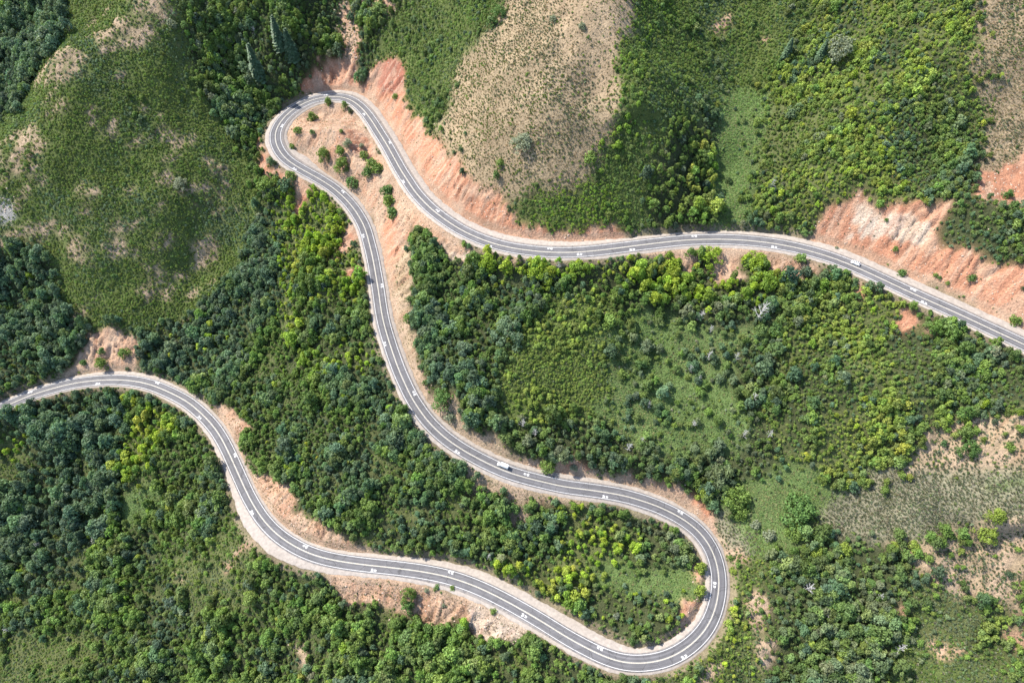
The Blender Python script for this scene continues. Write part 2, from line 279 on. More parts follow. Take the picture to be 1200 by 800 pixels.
zone('low_right_tan', 'tan', [(1040,640),(1100,630),(1180,615),(1270,608),(1270,705),(1195,700),(1197,720),(1172,715),(1150,702),(1120,690),(1082,682),(1075,662)])
zone('grey_corner', 'floor', [(905,655),(990,637),(1040,642),(1075,665),(1078,690),(1050,720),(1040,760),(1045,800),(1040,900),(890,900),(900,760),(892,700)])
zone('fringe', 'olive', [(856,660),(905,655),(892,700),(900,760),(890,900),(740,900),(760,800),(800,782),(835,756),(856,715)])
zone('fringe_bare', 'tan', [(876,692),(892,690),(906,710),(892,742),(880,724)],[(852,628),(878,655),(868,660),(850,642)],[(805,798),(830,775),(850,770),(840,790),(815,815)],[(880,760),(910,740),(915,770),(890,780)])
zone('corner_bush', 'olive', [(1076,690),(1120,690),(1172,715),(1200,735),(1270,740),(1270,900),(1045,900),(1042,760),(1052,722)])
zone('corner_meadow', 'scrub', [(1048,755),(1120,752),(1142,778),(1132,900),(1045,900)],[(1060,712),(1110,706),(1108,725),(1060,735)])
zone('corner_bare', 'pink', [(1180,735),(1195,730),(1230,735),(1230,765),(1190,762)],[(1085,757),(1140,760),(1140,766),(1090,765)],[(1058,704),(1070,700),(1064,728),(1056,726)])
zone('upper_scrub', 'scrub', [(430,75),(445,40),(470,0),(490,-80),(610,-80),(598,0),(578,40),(558,70),(550,100),(538,150),(515,158),(500,150),(472,120),(472,75)])
zone('tan_hill', 'dry', [(610,-80),(765,-80),(745,0),(738,40),(733,60),(722,90),(720,130),(710,170),(695,210),(670,222),(630,222),(590,235),(555,215),(535,190),(508,148),(522,140),(530,100),(543,70),(566,40),(592,0)])
zone('hill_crest', 'tan', [(640,-20),(742,-20),(738,40),(724,80),(722,128),(712,150),(704,120),(690,90),(660,70),(650,20)])
zone('red_cut', 'red', [(425,95),(440,78),(455,72),(472,72),(472,118),(500,150),(512,165),(530,190),(560,218),(590,240),(605,260),(650,264),(720,270),(738,282),(700,286),(640,289),(600,284),(560,270),(530,252),(505,230),(485,205),(465,170),(445,140),(425,117),(405,108)])
zone('cut_deep', 'deep', [(440,80),(455,72),(472,72),(472,105),(455,110),(442,100)])
zone('bright_strip', 'scrub', [(590,237),(630,222),(670,222),(695,210),(710,170),(720,130),(722,90),(740,40),(750,0),(770,-80),(810,-80),(785,0),(770,60),(755,130),(765,200),(760,277),(738,278),(720,268),(650,262),(605,257)])
zone('upper_olive', 'scrub', [(810,-80),(1000,-80),(962,0),(945,40),(945,60),(900,110),(880,150),(860,160),(840,120),(800,180),(765,200),(755,130),(770,60),(785,0)])
zone('upper_bare', 'pink', [(831,28),(836,21),(850,19),(862,24),(850,30),(840,40),(832,38)],[(886,40),(896,38),(902,44),(890,46)])
zone('gully_trees', 'floor', [(762,180),(800,138),(825,150),(840,190),(836,230),(847,277),(775,279),(762,240)])
zone('gully_meadow', 'grass', [(842,95),(870,104),(904,112),(896,180),(898,225),(880,268),(838,266),(828,200),(842,150)])
zone('ne_oaks', 'olive', [(945,60),(962,0),(1000,-80),(1140,-80),(1145,30),(1140,90),(1155,170),(1110,230),(1060,237),(1000,237),(965,257),(960,274),(920,274),(878,264),(893,180),(902,110)])
zone('ne_dark', 'floor', [(1040,110),(1100,120),(1150,150),(1155,175),(1112,230),(1070,235),(1040,190)])
zone('ne_dry', 'dry', [(1140,-80),(1270,-80),(1270,250),(1200,245),(1150,238),(1155,170),(1140,90),(1145,30)])
zone('right_bank', 'red', [(960,260),(985,247),(1010,239),(1060,234),(1100,232),(1115,245),(1098,262),(1100,280),(1150,300),(1200,312),(1270,335),(1270,425),(1200,392),(1120,350),(1040,313),(990,292),(950,288)],[(1145,205),(1165,200),(1200,180),(1260,180),(1260,245),(1150,234)])
zone('bank_pale', 'pale', [(996,256),(1020,246),(1060,248),(1088,262),(1080,280),(1050,286),(1020,276),(998,270)])
zone('bank_brush', 'floor', [(1098,258),(1115,240),(1150,240),(1180,250),(1270,275),(1270,325),(1200,308),(1150,300),(1105,284)])
ZI = {zn[0]: i for i, zn in enumerate(ZONES)}
ZID = np.zeros((NX, NY), np.int16)
for i, (nm, soil, polys) in enumerate(ZONES):
    if polys:
        for p in polys: ZID[inside(smooth_poly(p))] = i
sc = fbm((GX + 0.6 * GY) / 26, (GY - 0.6 * GX) / 9, 91, 4); sp = fbm(GX / 3.5, GY / 3.5, 92, 3)
ZID[(ZID == ZI['left_hill']) & (sc > 0.675) & (sp > 0.43)] = ZI['hill_bare']
ZID[(ZID == ZI['hill_bare']) & (sp < 0.40)] = ZI['left_hill']
sc = fbm((GX - 0.3 * GY) / 18, GY / 14, 93, 4)
ZID[(ZID == ZI['tan_hill']) & (sc > 0.60) & (sp > 0.38)] = ZI['hill_crest']
ZID[(ZID == ZI['right_oaks']) & (fbm(GX / 16, GY / 16, 94, 3) > 0.60)] = ZI['right_dark']
ZID[(ZID == ZI['ne_oaks']) & (fbm(GX / 16, GY / 16, 95, 3) > 0.61)] = ZI['ne_dark']
ZID[np.isin(ZID, [ZI['mid_wood'], ZI['low_green'], ZI['low_dark']]) & (fbm(GX / 11, GY / 11, 97, 3) > 0.685)] = ZI['low_scrub']
BAREZ = [ZI[k] for k in ('alcove', 'wash', 'red_hollow', 'strip_red', 'low_bare', 'tan_bank', 'pale_bank', 'pin_bare', 'spur', 'spur_red', 'spur_tan', 'east_patch', 'row_bare', 'small_red', 'right_tan', 'low_right_tan', 'fringe_bare', 'corner_bare', 'red_cut', 'cut_deep', 'upper_bare', 'right_bank', 'bank_pale', 'hill_bare', 'mid_tan', 'low_cut')]
BARE = np.isin(ZID, BAREZ)
HARD = np.isin(ZID, [ZI[k] for k in ('low_cut', 'alcove', 'red_hollow', 'strip_red', 'tan_bank', 'pale_bank', 'pin_bare', 'spur', 'spur_red', 'spur_tan', 'east_patch', 'row_bare', 'small_red', 'red_cut', 'cut_deep', 'right_bank', 'bank_pale')])

# soil colours, softened at the borders, with strata and wash-down streaks in the earth itself
CT = np.array([SOIL[zn[1]] for zn in ZONES], np.float32)
CC = CT[ZID]
def blur(a, k=1):
    for it in range(k):
        b = a.copy(); b[1:-1, 1:-1] = (2 * a[1:-1, 1:-1] + a[:-2, 1:-1] + a[2:, 1:-1] + a[1:-1, :-2] + a[1:-1, 2:]) / 6; a = b
    return a
HB = blur((HARD | np.isin(ZID, [ZI['hill_bare'], ZI['low_bare'], ZI['fringe_bare'], ZI['upper_bare'], ZI['wash'], ZI['grey_rock'], ZI['corner_bare']])).astype(np.float32), 2)[..., None]; CC = blur(CC, 1); CC = CC * HB + blur(CC, 12) * (1 - HB)
edge = (DE > -2) & (DE < 2.2)                                # trodden verge beside the gravel
CC[edge] = CC[edge] * 0.5 + 0.5 * np.array((0.20, 0.15, 0.105))
BM = blur(BARE.astype(np.float32), 3)
n1 = fbm(GX / 13, GY / 13, 31, 4); n2 = fbm(GX / 3.1, GY / 3.1, 32, 3)
CC *= (0.72 + 0.56 * n1)[..., None]
CC *= (0.80 + 0.40 * n2)[..., None]
strk = fbm(SD / 1.6, DD / 26, 33, 3) - 0.5                   # streaks running down the bank
nearroad = sstep(0, 3, DE) * (1 - sstep(26, 40, DE)) * BM
red = np.array((0.230, 0.104, 0.066)); pal = np.array((0.365, 0.262, 0.190))
w = np.clip(strk * 2.6, -1, 1) * nearroad
CC = CC + np.clip(w, 0, 1)[..., None] * 0.6 * (pal - CC) + np.clip(-w, 0, 1)[..., None] * 0.6 * (red - CC)
mot = (np.clip((fbm(GX / 7, GY / 7, 35, 3) - 0.48) * 5, 0, 1) * 0.55 * BM)[..., None]
CC = CC + mot * (np.array((0.275, 0.198, 0.140)) - CC)
# erosion rills on the cut banks, hummocks elsewhere
rid = 1 - np.abs(2 * fbm(SD / 4.2 + 1.6 * fbm(GX / 7, GY / 7, 43, 2), DD / 16, 41, 4) - 1)
Z -= 2.3 * (rid ** 4 - 0.4) * nearroad * (0.35 + 0.9 * sstep(0.35, 0.65, fbm(GX / 20, GY / 20, 46, 2))) * sstep(1.5, 6, DE)
Z += (1.3 * (fbm(GX / 3.2, GY / 3.2, 47, 3) - 0.5) + 0.8 * np.abs(vnoise(GX / 1.7, GY / 1.7, 48) - 0.5)) * BM * sstep(1.5, 5, DE)
Z += 0.7 * (fbm(GX / 4.5, GY / 4.5, 42, 3) - 0.5) * sstep(0.5, 4, DE)

# ------------------------------------------------------------------ materials
def newmat(name):
    m = bpy.data.materials.new(name); m.use_nodes = True
    return m, m.node_tree.nodes, m.node_tree.links, m.node_tree.nodes['Principled BSDF']
def simple(name, col, rough=0.6, metal=0.0, spec=0.5, var=0.0, vs=3.0):
    m, N, L, b = newmat(name); b.inputs['Base Color'].default_value = (*col, 1); b.inputs['Roughness'].default_value = rough
    b.inputs['Metallic'].default_value = metal; b.inputs['Specular IOR Level'].default_value = spec
    if var:
        tc = N.new('ShaderNodeTexCoord'); t = N.new('ShaderNodeTexNoise'); t.inputs['Scale'].default_value = vs; t.inputs['Detail'].default_value = 4
        mr = N.new('ShaderNodeMapRange'); mr.inputs[3].default_value = 1 - var; mr.inputs[4].default_value = 1 + var
        mx = N.new('ShaderNodeVectorMath'); mx.operation = 'SCALE'; mx.inputs[0].default_value = col
        L.new(tc.outputs['Object'], t.inputs['Vector']); L.new(t.outputs[0], mr.inputs[0]); L.new(mr.outputs[0], mx.inputs['Scale']); L.new(mx.outputs[0], b.inputs['Base Color'])
    return m

def mat_soil():
    m, N, L, b = newmat('soil'); b.inputs['Roughness'].default_value = 0.95; b.inputs['Specular IOR Level'].default_value = 0.1
    a = N.new('ShaderNodeAttribute'); a.attribute_name = 'soil'
    tc = N.new('ShaderNodeTexCoord')
    t = N.new('ShaderNodeTexNoise'); t.inputs['Scale'].default_value = 1.1; t.inputs['Detail'].default_value = 6; t.inputs['Roughness'].default_value = 0.7
    mr = N.new('ShaderNodeMapRange'); mr.inputs[1].default_value = 0.3; mr.inputs[2].default_value = 0.7; mr.inputs[3].default_value = 0.62; mr.inputs[4].default_value = 1.34
    v = N.new('ShaderNodeVectorMath'); v.operation = 'SCALE'
    L.new(tc.outputs['Object'], t.inputs['Vector']); L.new(t.outputs[0], mr.inputs[0]); L.new(a.outputs['Color'], v.inputs[0]); L.new(mr.outputs[0], v.inputs['Scale'])
    L.new(v.outputs[0], b.inputs['Base Color'])
    t2 = N.new('ShaderNodeTexNoise'); t2.inputs['Scale'].default_value = 0.9; t2.inputs['Roughness'].default_value = 0.65; t2.inputs['Detail'].default_value = 5
    bp = N.new('ShaderNodeBump'); bp.inputs['Strength'].default_value = 1.0; bp.inputs['Distance'].default_value = 0.9
    L.new(tc.outputs['Object'], t2.inputs['Vector']); L.new(t2.outputs[0], bp.inputs['Height']); L.new(bp.outputs[0], b.inputs['Normal'])
    return m
def mat_leaf(name='leaves', trans=0.38):
    m, N, L, b = newmat(name); b.inputs['Roughness'].default_value = 0.6; b.inputs['Specular IOR Level'].default_value = 0.22
    a = N.new('ShaderNodeAttribute'); a.attribute_type = 'INSTANCER'; a.attribute_name = 'tint'
    lv = N.new('ShaderNodeAttribute'); lv.attribute_name = 'lv'
    mr = N.new('ShaderNodeMapRange'); mr.inputs[3].default_value = 0.72; mr.inputs[4].default_value = 1.32
    v = N.new('ShaderNodeVectorMath'); v.operation = 'SCALE'
    L.new(lv.outputs['Fac'], mr.inputs[0]); L.new(a.outputs['Vector'], v.inputs[0]); L.new(mr.outputs[0], v.inputs['Scale'])
    L.new(v.outputs[0], b.inputs['Base Color'])
    tr = N.new('ShaderNodeBsdfTranslucent'); v2 = N.new('ShaderNodeVectorMath'); v2.operation = 'MULTIPLY'; v2.inputs[1].default_value = (1.18, 1.16, 0.75)
    L.new(v.outputs[0], v2.inputs[0]); L.new(v2.outputs[0], tr.inputs['Color'])
    mx = N.new('ShaderNodeMixShader'); mx.inputs[0].default_value = trans
    L.new(b.outputs[0], mx.inputs[1]); L.new(tr.outputs[0], mx.inputs[2]); L.new(mx.outputs[0], N['Material Output'].inputs['Surface'])
    return m
def mat_asphalt():
    m, N, L, b = newmat('asphalt'); b.inputs['Roughness'].default_value = 0.85; b.inputs['Specular IOR Level'].default_value = 0.3
    uv = N.new('ShaderNodeUVMap'); uv.uv_map = 'road'
    sp = N.new('ShaderNodeSeparateXYZ'); L.new(uv.outputs[0], sp.inputs[0])
    # wheel tracks polish two bands in each lane: distance of |u| from 0.95 and 2.55
    ab = N.new('ShaderNodeMath'); ab.operation = 'ABSOLUTE'; L.new(sp.outputs[0], ab.inputs[0])
    s1 = N.new('ShaderNodeMath'); s1.operation = 'SUBTRACT'; s1.inputs[1].default_value = 1.72; L.new(ab.outputs[0], s1.inputs[0])
    a1 = N.new('ShaderNodeMath'); a1.operation = 'ABSOLUTE'; L.new(s1.outputs[0], a1.inputs[0])
    s2 = N.new('ShaderNodeMath'); s2.operation = 'SUBTRACT'; s2.inputs[1].default_value = 0.8; L.new(a1.outputs[0], s2.inputs[0])
    a2 = N.new('ShaderNodeMath'); a2.operation = 'ABSOLUTE'; L.new(s2.outputs[0], a2.inputs[0])
    tr = N.new('ShaderNodeMapRange'); tr.inputs[1].default_value = 0.0; tr.inputs[2].default_value = 0.5; tr.inputs[3].default_value = 0.88; tr.inputs[4].default_value = 1.06
    L.new(a2.outputs[0], tr.inputs[0])
    mp = N.new('ShaderNodeMapping'); mp.inputs['Scale'].default_value = (1.3, 0.03, 1); L.new(uv.outputs[0], mp.inputs[0])
    t = N.new('ShaderNodeTexNoise'); t.inputs['Scale'].default_value = 1.0; t.inputs['Detail'].default_value = 4; L.new(mp.outputs[0], t.inputs['Vector'])
    mr = N.new('ShaderNodeMapRange'); mr.inputs[1].default_value = 0.3; mr.inputs[2].default_value = 0.7; mr.inputs[3].default_value = 0.78; mr.inputs[4].default_value = 1.22; L.new(t.outputs[0], mr.inputs[0])
    t3 = N.new('ShaderNodeTexNoise'); t3.inputs['Scale'].default_value = 0.25; t3.inputs['Detail'].default_value = 6; L.new(uv.outputs[0], t3.inputs['Vector'])
    mr3 = N.new('ShaderNodeMapRange'); mr3.inputs[1].default_value = 0.3; mr3.inputs[2].default_value = 0.7; mr3.inputs[3].default_value = 0.86; mr3.inputs[4].default_value = 1.14; L.new(t3.outputs[0], mr3.inputs[0])
    p1 = N.new('ShaderNodeMath'); p1.operation = 'MULTIPLY'; L.new(tr.outputs[0], p1.inputs[0]); L.new(mr.outputs[0], p1.inputs[1])
    p2 = N.new('ShaderNodeMath'); p2.operation = 'MULTIPLY'; L.new(p1.outputs[0], p2.inputs[0]); L.new(mr3.outputs[0], p2.inputs[1])
    v = N.new('ShaderNodeVectorMath'); v.operation = 'SCALE'; v.inputs[0].default_value = (0.080, 0.077, 0.080); L.new(p2.outputs[0], v.inputs['Scale'])
    # dust washed over the paved edges, and sealed cracks
    dn = N.new('ShaderNodeTexNoise'); dn.inputs['Scale'].default_value = 0.5; dn.inputs['Detail'].default_value = 6; L.new(uv.outputs[0], dn.inputs['Vector'])
    dm = N.new('ShaderNodeMath'); dm.operation = 'MULTIPLY_ADD'; dm.inputs[1].default_value = 2.6; L.new(dn.outputs[0], dm.inputs[0]); L.new(ab.outputs[0], dm.inputs[2])
    de = N.new('ShaderNodeMapRange'); de.inputs[1].default_value = 4.7; de.inputs[2].default_value = 6.2; de.inputs[4].default_value = 0.75; L.new(dm.outputs[0], de.inputs[0])
    mxd = N.new('ShaderNodeMix'); mxd.data_type = 'RGBA'; mxd.inputs[7].default_value = (0.205, 0.175, 0.150, 1)
    L.new(de.outputs[0], mxd.inputs[0]); L.new(v.outputs[0], mxd.inputs[6])
    vo = N.new('ShaderNodeTexVoronoi'); vo.feature = 'DISTANCE_TO_EDGE'; vo.inputs['Scale'].default_value = 0.13; vo.inputs['Randomness'].default_value = 1.0
    wv = N.new('ShaderNodeVectorMath'); wv.operation = 'ADD'; L.new(uv.outputs[0], wv.inputs[0]); L.new(dn.outputs['Color'], wv.inputs[1]); L.new(wv.outputs[0], vo.inputs['Vector'])
    cr = N.new('ShaderNodeMapRange'); cr.inputs[1].default_value = 0.004; cr.inputs[2].default_value = 0.016; cr.inputs[3].default_value = 0.6; L.new(vo.outputs['Distance'], cr.inputs[0])
    vf = N.new('ShaderNodeVectorMath'); vf.operation = 'SCALE'; L.new(mxd.outputs[2], vf.inputs[0]); L.new(cr.outputs[0], vf.inputs['Scale'])
    L.new(vf.outputs[0], b.inputs['Base Color'])
    return m
MAT = dict(soil=mat_soil(), leaf=mat_leaf(), asphalt=mat_asphalt(),
    needle=mat_leaf('needles', 0.12), blade=mat_leaf('dry_blades', 0.2),
    bark=simple('bark', (0.11, 0.085, 0.06), 0.9, var=0.4, vs=6), dead=simple('bleached_wood', (0.30, 0.285, 0.27), 0.85, var=0.3, vs=5),
    gravel=simple('gravel', (0.228, 0.198, 0.172), 0.95, spec=0.1, var=0.4, vs=0.7), white=simple('white_road_paint', (0.50, 0.49, 0.475), 0.7, var=0.2, vs=0.9),
    yellow=simple('faded_yellow_road_paint', (0.44, 0.40, 0.32), 0.7, var=0.2, vs=0.9), stone=simple('stone', (0.30, 0.23, 0.175), 0.95, var=0.35, vs=1.2),
    patch=simple('fresh_asphalt', (0.042, 0.042, 0.045), 0.85, var=0.2, vs=1.0))

# ------------------------------------------------------------------ hillside mesh
idx = np.arange(NX * NY).reshape(NX, NY)
fc = np.stack([idx[:-1, :-1], idx[1:, :-1], idx[1:, 1:], idx[:-1, 1:]], -1).reshape(-1, 4)
me = mesh_np('hillside', np.stack([GX, GY, Z], -1).reshape(-1, 3), fc, MAT['soil'], True)
at_ = me.attributes.new('soil', 'FLOAT_COLOR', 'POINT')
at_.data.foreach_set('color', np.concatenate([np.clip(CC, 0.008, 0.5), np.ones((NX, NY, 1))], -1).astype(np.float32).ravel())
hill = link('hillside', me); tag(hill, 'steep mountainside of scrub, wood, red earth and dry grass', kind='structure')

# ------------------------------------------------------------------ road, gravel verges and markings
def strip(name, lats, lift, mat, parent=None, k0=0, k1=None, uv=False):
    """lats: list of per-station lateral offsets (arrays or numbers), left positive"""
    k1 = NR if k1 is None else k1; kk = np.arange(k0, k1); rows = []
    for l, dz in lats:
        l = np.broadcast_to(l, (NR,))[kk]; rows.append(R[kk] + NL[kk] * l[:, None] + np.array([0, 0, lift + dz]))
    V = np.stack(rows, 1); n_, m_ = V.shape[:2]; ii = np.arange(n_ * m_).reshape(n_, m_)
    F_ = np.stack([ii[:-1, :-1], ii[:-1, 1:], ii[1:, 1:], ii[1:, :-1]], -1).reshape(-1, 4)[:, ::-1]
    me = mesh_np(name, V.reshape(-1, 3), F_, mat, True)
    if uv:
        ul = me.uv_layers.new(name='road'); U_ = np.stack([np.stack([np.broadcast_to(l, (NR,))[kk], S[kk]], -1) for l, dz in lats], 1).reshape(-1, 2)
        ul.data.foreach_set('uv', U_[F_.ravel()].astype(np.float32).ravel())
    return link(name, me, parent)
nzL = 0.5 * (vnoise(S / 4, 0 * S, 51) - 0.5) + 0.5 * (vnoise(S / 1.5, 0 * S, 52) - 0.5); nzR = 0.5 * (vnoise(S / 4, 0 * S, 53) - 0.5) + 0.5 * (vnoise(S / 1.5, 0 * S, 54) - 0.5)
LP = HALF + WV[:, 0]; RPv = HALF + WV[:, 1]
gl = LP + WV[:, 2] * 0.8 + np.minimum(WV[:, 2], 1.6) * 0.8 * nzL + 0.1; gr = RPv + WV[:, 3] * 0.8 + np.minimum(WV[:, 3], 1.6) * 0.8 * nzR + 0.1
gs = strip('gravel_shoulder', [(gl + 0.5, -0.35), (gl, 0.0), (LP * 0.5, 0.0), (-RPv * 0.5, 0.0), (-gr, 0.0), (-gr - 0.5, -0.35)], -0.03, MAT['gravel'])
tag(gs, 'pale gravel verge along both sides of the winding road', kind='structure')
road = strip('road', [(LP + 0.12 * nzL, -0.05), (LP + 0.12 * nzL - 0.02, 0), (HALF, 0), (1.7, 0), (0.0, 0), (-1.7, 0), (-HALF, 0), (-RPv + 0.12 * nzR + 0.02, 0), (-RPv + 0.12 * nzR, -0.05)], 0.03, MAT['asphalt'], uv=True)
tag(road, 'winding two lane asphalt mountain road', kind='structure')
tag(strip('edge_line', [(HALF + 0.08, 0), (HALF - 0.08, 0)], 0.042, MAT['white'], road), 'white edge line along the uphill side')
tag(strip('edge_line', [(-HALF + 0.08, 0), (-HALF - 0.08, 0)], 0.042, MAT['white'], road), 'white edge line along the downhill side')
for s_ in (1, -1):
    strip('center_line', [(s_ * 0.15 + 0.07, 0), (s_ * 0.15 - 0.07, 0)], 0.042, MAT['yellow'], road)

# bicycle lane-sharing symbols: a bicycle with two chevrons ahead of it
def symbol_mesh():
    bm = bmesh.new()
    def poly(pts):
        bm.faces.new([bm.verts.new((x, y, 0)) for x, y in pts])
    def bar(a, b, w=0.11):
        a = Vector(a); b = Vector(b); d = (b - a).normalized(); n_ = Vector((-d.y, d.x)) * w / 2
        poly([a - n_, b - n_, b + n_, a + n_])
    def ring(cx, cy, r, w=0.11, sx=1.0, sy=1.0):
        N_ = 14
        for k in range(N_):
            a0, a1 = 2 * math.pi * k / N_, 2 * math.pi * (k + 1) / N_
            poly([(cx + (r - w) * sx * math.cos(a0), cy + (r - w) * sy * math.sin(a0)), (cx + r * sx * math.cos(a0), cy + r * sy * math.sin(a0)), (cx + r * sx * math.cos(a1), cy + r * sy * math.sin(a1)), (cx + (r - w) * sx * math.cos(a1), cy + (r - w) * sy * math.sin(a1))])
    ring(-0.48, -0.95, 0.42, 0.16, 1, 1.35); ring(0.48, -0.95, 0.42, 0.16, 1, 1.35)
    for a, b in (((-0.48, -0.95), (-0.2, -0.3)), ((-0.2, -0.3), (0.34, -0.3)), ((0.34, -0.3), (0.0, -0.95)), ((0.0, -0.95), (-0.48, -0.95)), ((0.0, -0.95), (-0.2, -0.3)), ((0.48, -0.95), (0.3, -0.05)), ((0.3, -0.05), (0.55, -0.05)), ((-0.35, -0.16), (-0.06, -0.16))): bar(a, b, 0.13)
    for y in (0.35, 0.95):
        bar((-0.62, y), (0.02, y + 0.55), 0.26); bar((0.62, y), (-0.02, y + 0.55), 0.26)
    me = bpy.data.meshes.new('bicycle_symbol'); bm.to_mesh(me); bm.free(); me.materials.append(MAT['white']); return me
SYM = symbol_mesh()
SYMPX = [(35,459.5),(115,449.5),(185,448),(234,489),(275.5,533),(294,602),(357,639.5),(438,668),(529,670.5),(614,721),(704,759.5),(803,769),(837.5,684.5),(799,597),(710,582),(616.5,555.5),(536,529.5),(485,460),(450,404),(448,334.5),(425.5,276),(403,224),(344.5,198),(330.5,148),(382,111),(426.5,134),(457.5,167),(471,213),(513,247),(573,288),(645,290.5),(740,292.5),(814,276.5),(908,289.5),(1070,339),(1082,354.5),(680,298)]
def road_point(px, py):
    """road station and lateral offset under a photograph pixel"""
    k = station(px, py)
    for it in range(4):
        d = ray(px, py); q = np.array([0, 0, CAM_H]) + (R[k, 2] - CAM_H) / d[2] * d
        k = int(np.argmin(((R[:, :2] - q[:2]) ** 2).sum(1) + 0.05 * (R[:, 2] - q[2]) ** 2))
    return k, float((q - R[k]) @ NL[k])
for (px, py) in SYMPX:
    k, l = road_point(px, py); l = math.copysign(min(max(abs(l), 1.7), 2.55), l)
    o = link('bicycle_symbol', SYM, road)
    g = (R[min(k + 2, NR - 1), 2] - R[max(k - 2, 0), 2]) / 4.0
    t = Vector(T[k]) * (1 if l < 0 else -1); t.z = g * (1 if l < 0 else -1); t.normalize()
    n_ = Vector((0, 0, 1)); xr = t.cross(n_).normalized(); up = xr.cross(t)
    mtx = Matrix((xr, t, up)).transposed().to_4x4(); mtx.translation = Vector(R[k] + NL[k] * l) + Vector((0, 0, 0.055))
    mtx = mtx @ Matrix.Diagonal((0.9, 0.95, 1, 1)); o.matrix_world = mtx
# a newer repair patch in the loop
k = station(350, 124); strip('repair_patch', [(0.4, 0), (3.0, 0)][::-1], 0.036, MAT['patch'], road, k - 4, k + 5)

# ------------------------------------------------------------------ plant shapes
def leaf_cloud(lobes, n, size, rng, flat=0.5, jit=0.55, low=-0.5):
    """leaf-sized quads spread over the skins of a set of lobes (x, y, z, radius)"""
    L_ = np.array(lobes, float); wgt = L_[:, 3] ** 2; wgt /= wgt.sum()
    k = rng.choice(len(L_), n, p=wgt); d = rng.normal(size=(n, 3)); d /= np.linalg.norm(d, axis=1)[:, None]
    d[:, 2] = np.where(d[:, 2] < low, -d[:, 2], d[:, 2])
    c = L_[k, :3] + d * L_[k, 3:4] * (rng.uniform(0.72, 1.06, (n, 1))) * np.array([1, 1, 0.92])
    nrm = d + rng.normal(size=(n, 3)) * jit; nrm[:, 2] += flat * 0.5; nrm /= np.linalg.norm(nrm, axis=1)[:, None]
    a = np.cross(nrm, rng.normal(size=(n, 3))); a /= np.linalg.norm(a, axis=1)[:, None]; b = np.cross(nrm, a)
    s = size * rng.uniform(0.65, 1.3, (n, 1)); e = s * rng.uniform(0.55, 0.9, (n, 1))
    V = np.stack([c - a * s, c - b * e + nrm * s * 0.15, c + a * s, c + b * e + nrm * s * 0.15], 1).reshape(-1, 3)
    return V, np.arange(4 * n).reshape(-1, 4), np.repeat(rng.random(n), 4)
def crown_lobes(rng, nl, h0, h1, rl, spread=0.62, top=1.0):
    """lobes spread through a dome: h0 crown base, h1 crown top, in crown radii"""
    out = [(0, 0, (h0 + h1) / 2 + 0.05, rl * 1.25)]
    for k in range(nl):
        t = (k + 0.5) / nl; a = 2.399963 * k + rng.uniform(-0.5, 0.5); zz = h0 + (h1 - h0 - rl * 0.5) * (1 - t) + rng.uniform(-0.1, 0.1)
        rr = spread * math.sqrt(max(0.03, 1 - (1 - t) ** 2 * top)) * rng.uniform(0.6, 1.3)
        out.append((rr * math.cos(a), rr * math.sin(a), max(zz, h0 + rl * 0.25), rl * rng.uniform(0.55, 1.25)))
    return out
def tube(path, radii, sides=5):
    V = []; F_ = []; path = [Vector(p) for p in path]
    for i, p in enumerate(path):
        t = (path[min(i + 1, len(path) - 1)] - path[max(i - 1, 0)]).normalized()
        u = t.cross(Vector((0.3, 1, 0.1))).normalized(); v = t.cross(u)
        for k in range(sides):
            a = 2 * math.pi * k / sides; V.append(p + (u * math.cos(a) + v * math.sin(a)) * radii[i])
    for i in range(len(path) - 1):
        for k in range(sides):
            k2 = (k + 1) % sides; F_.append((i * sides + k, i * sides + k2, (i + 1) * sides + k2, (i + 1) * sides + k))
    return np.array([tuple(v) for v in V]), np.array(F_)
def trunk_mesh(name, rng, h, r, limbs=4, reach=0.5, mat='bark', top=None):
    """tapered trunk with limbs, in crown radii"""
    top = h if top is None else top; bend = rng.uniform(-0.08, 0.08, 2)
    Vs, Fs, o = [], [], 0
    def add(path, rad, sides=5):
        nonlocal o
        v, f = tube(path, rad, sides); Vs.append(v); Fs.append(f + o); o += len(v)
    add([(0, 0, -0.25), (bend[0] * 0.4, bend[1] * 0.4, h * 0.4), (bend[0], bend[1], h * 0.75), (bend[0] * 1.4, bend[1] * 1.2, h)], [r * 1.3, r, r * 0.65, r * 0.2], 6)
    for k in range(limbs):
        a = 2.4 * k + rng.uniform(-0.4, 0.4); z0 = h * rng.uniform(0.32, 0.72); L_ = reach * rng.uniform(0.7, 1.2)
        add([(bend[0] * 0.5, bend[1] * 0.5, z0), (math.cos(a) * L_ * 0.5, math.sin(a) * L_ * 0.5, z0 + L_ * 0.45), (math.cos(a) * L_, math.sin(a) * L_, z0 + L_ * 0.75)], [r * 0.5, r * 0.34, r * 0.1], 4)
    return mesh_np(name, np.concatenate(Vs), np.concatenate(Fs), MAT[mat], True)
def crown_mesh(name, V, F_, lv, mat='leaf'):
    me = mesh_np(name, V, F_, MAT[mat]); a = me.attributes.new('lv', 'FLOAT', 'POINT'); a.data.foreach_set('value', np.asarray(lv, np.float32)); return me
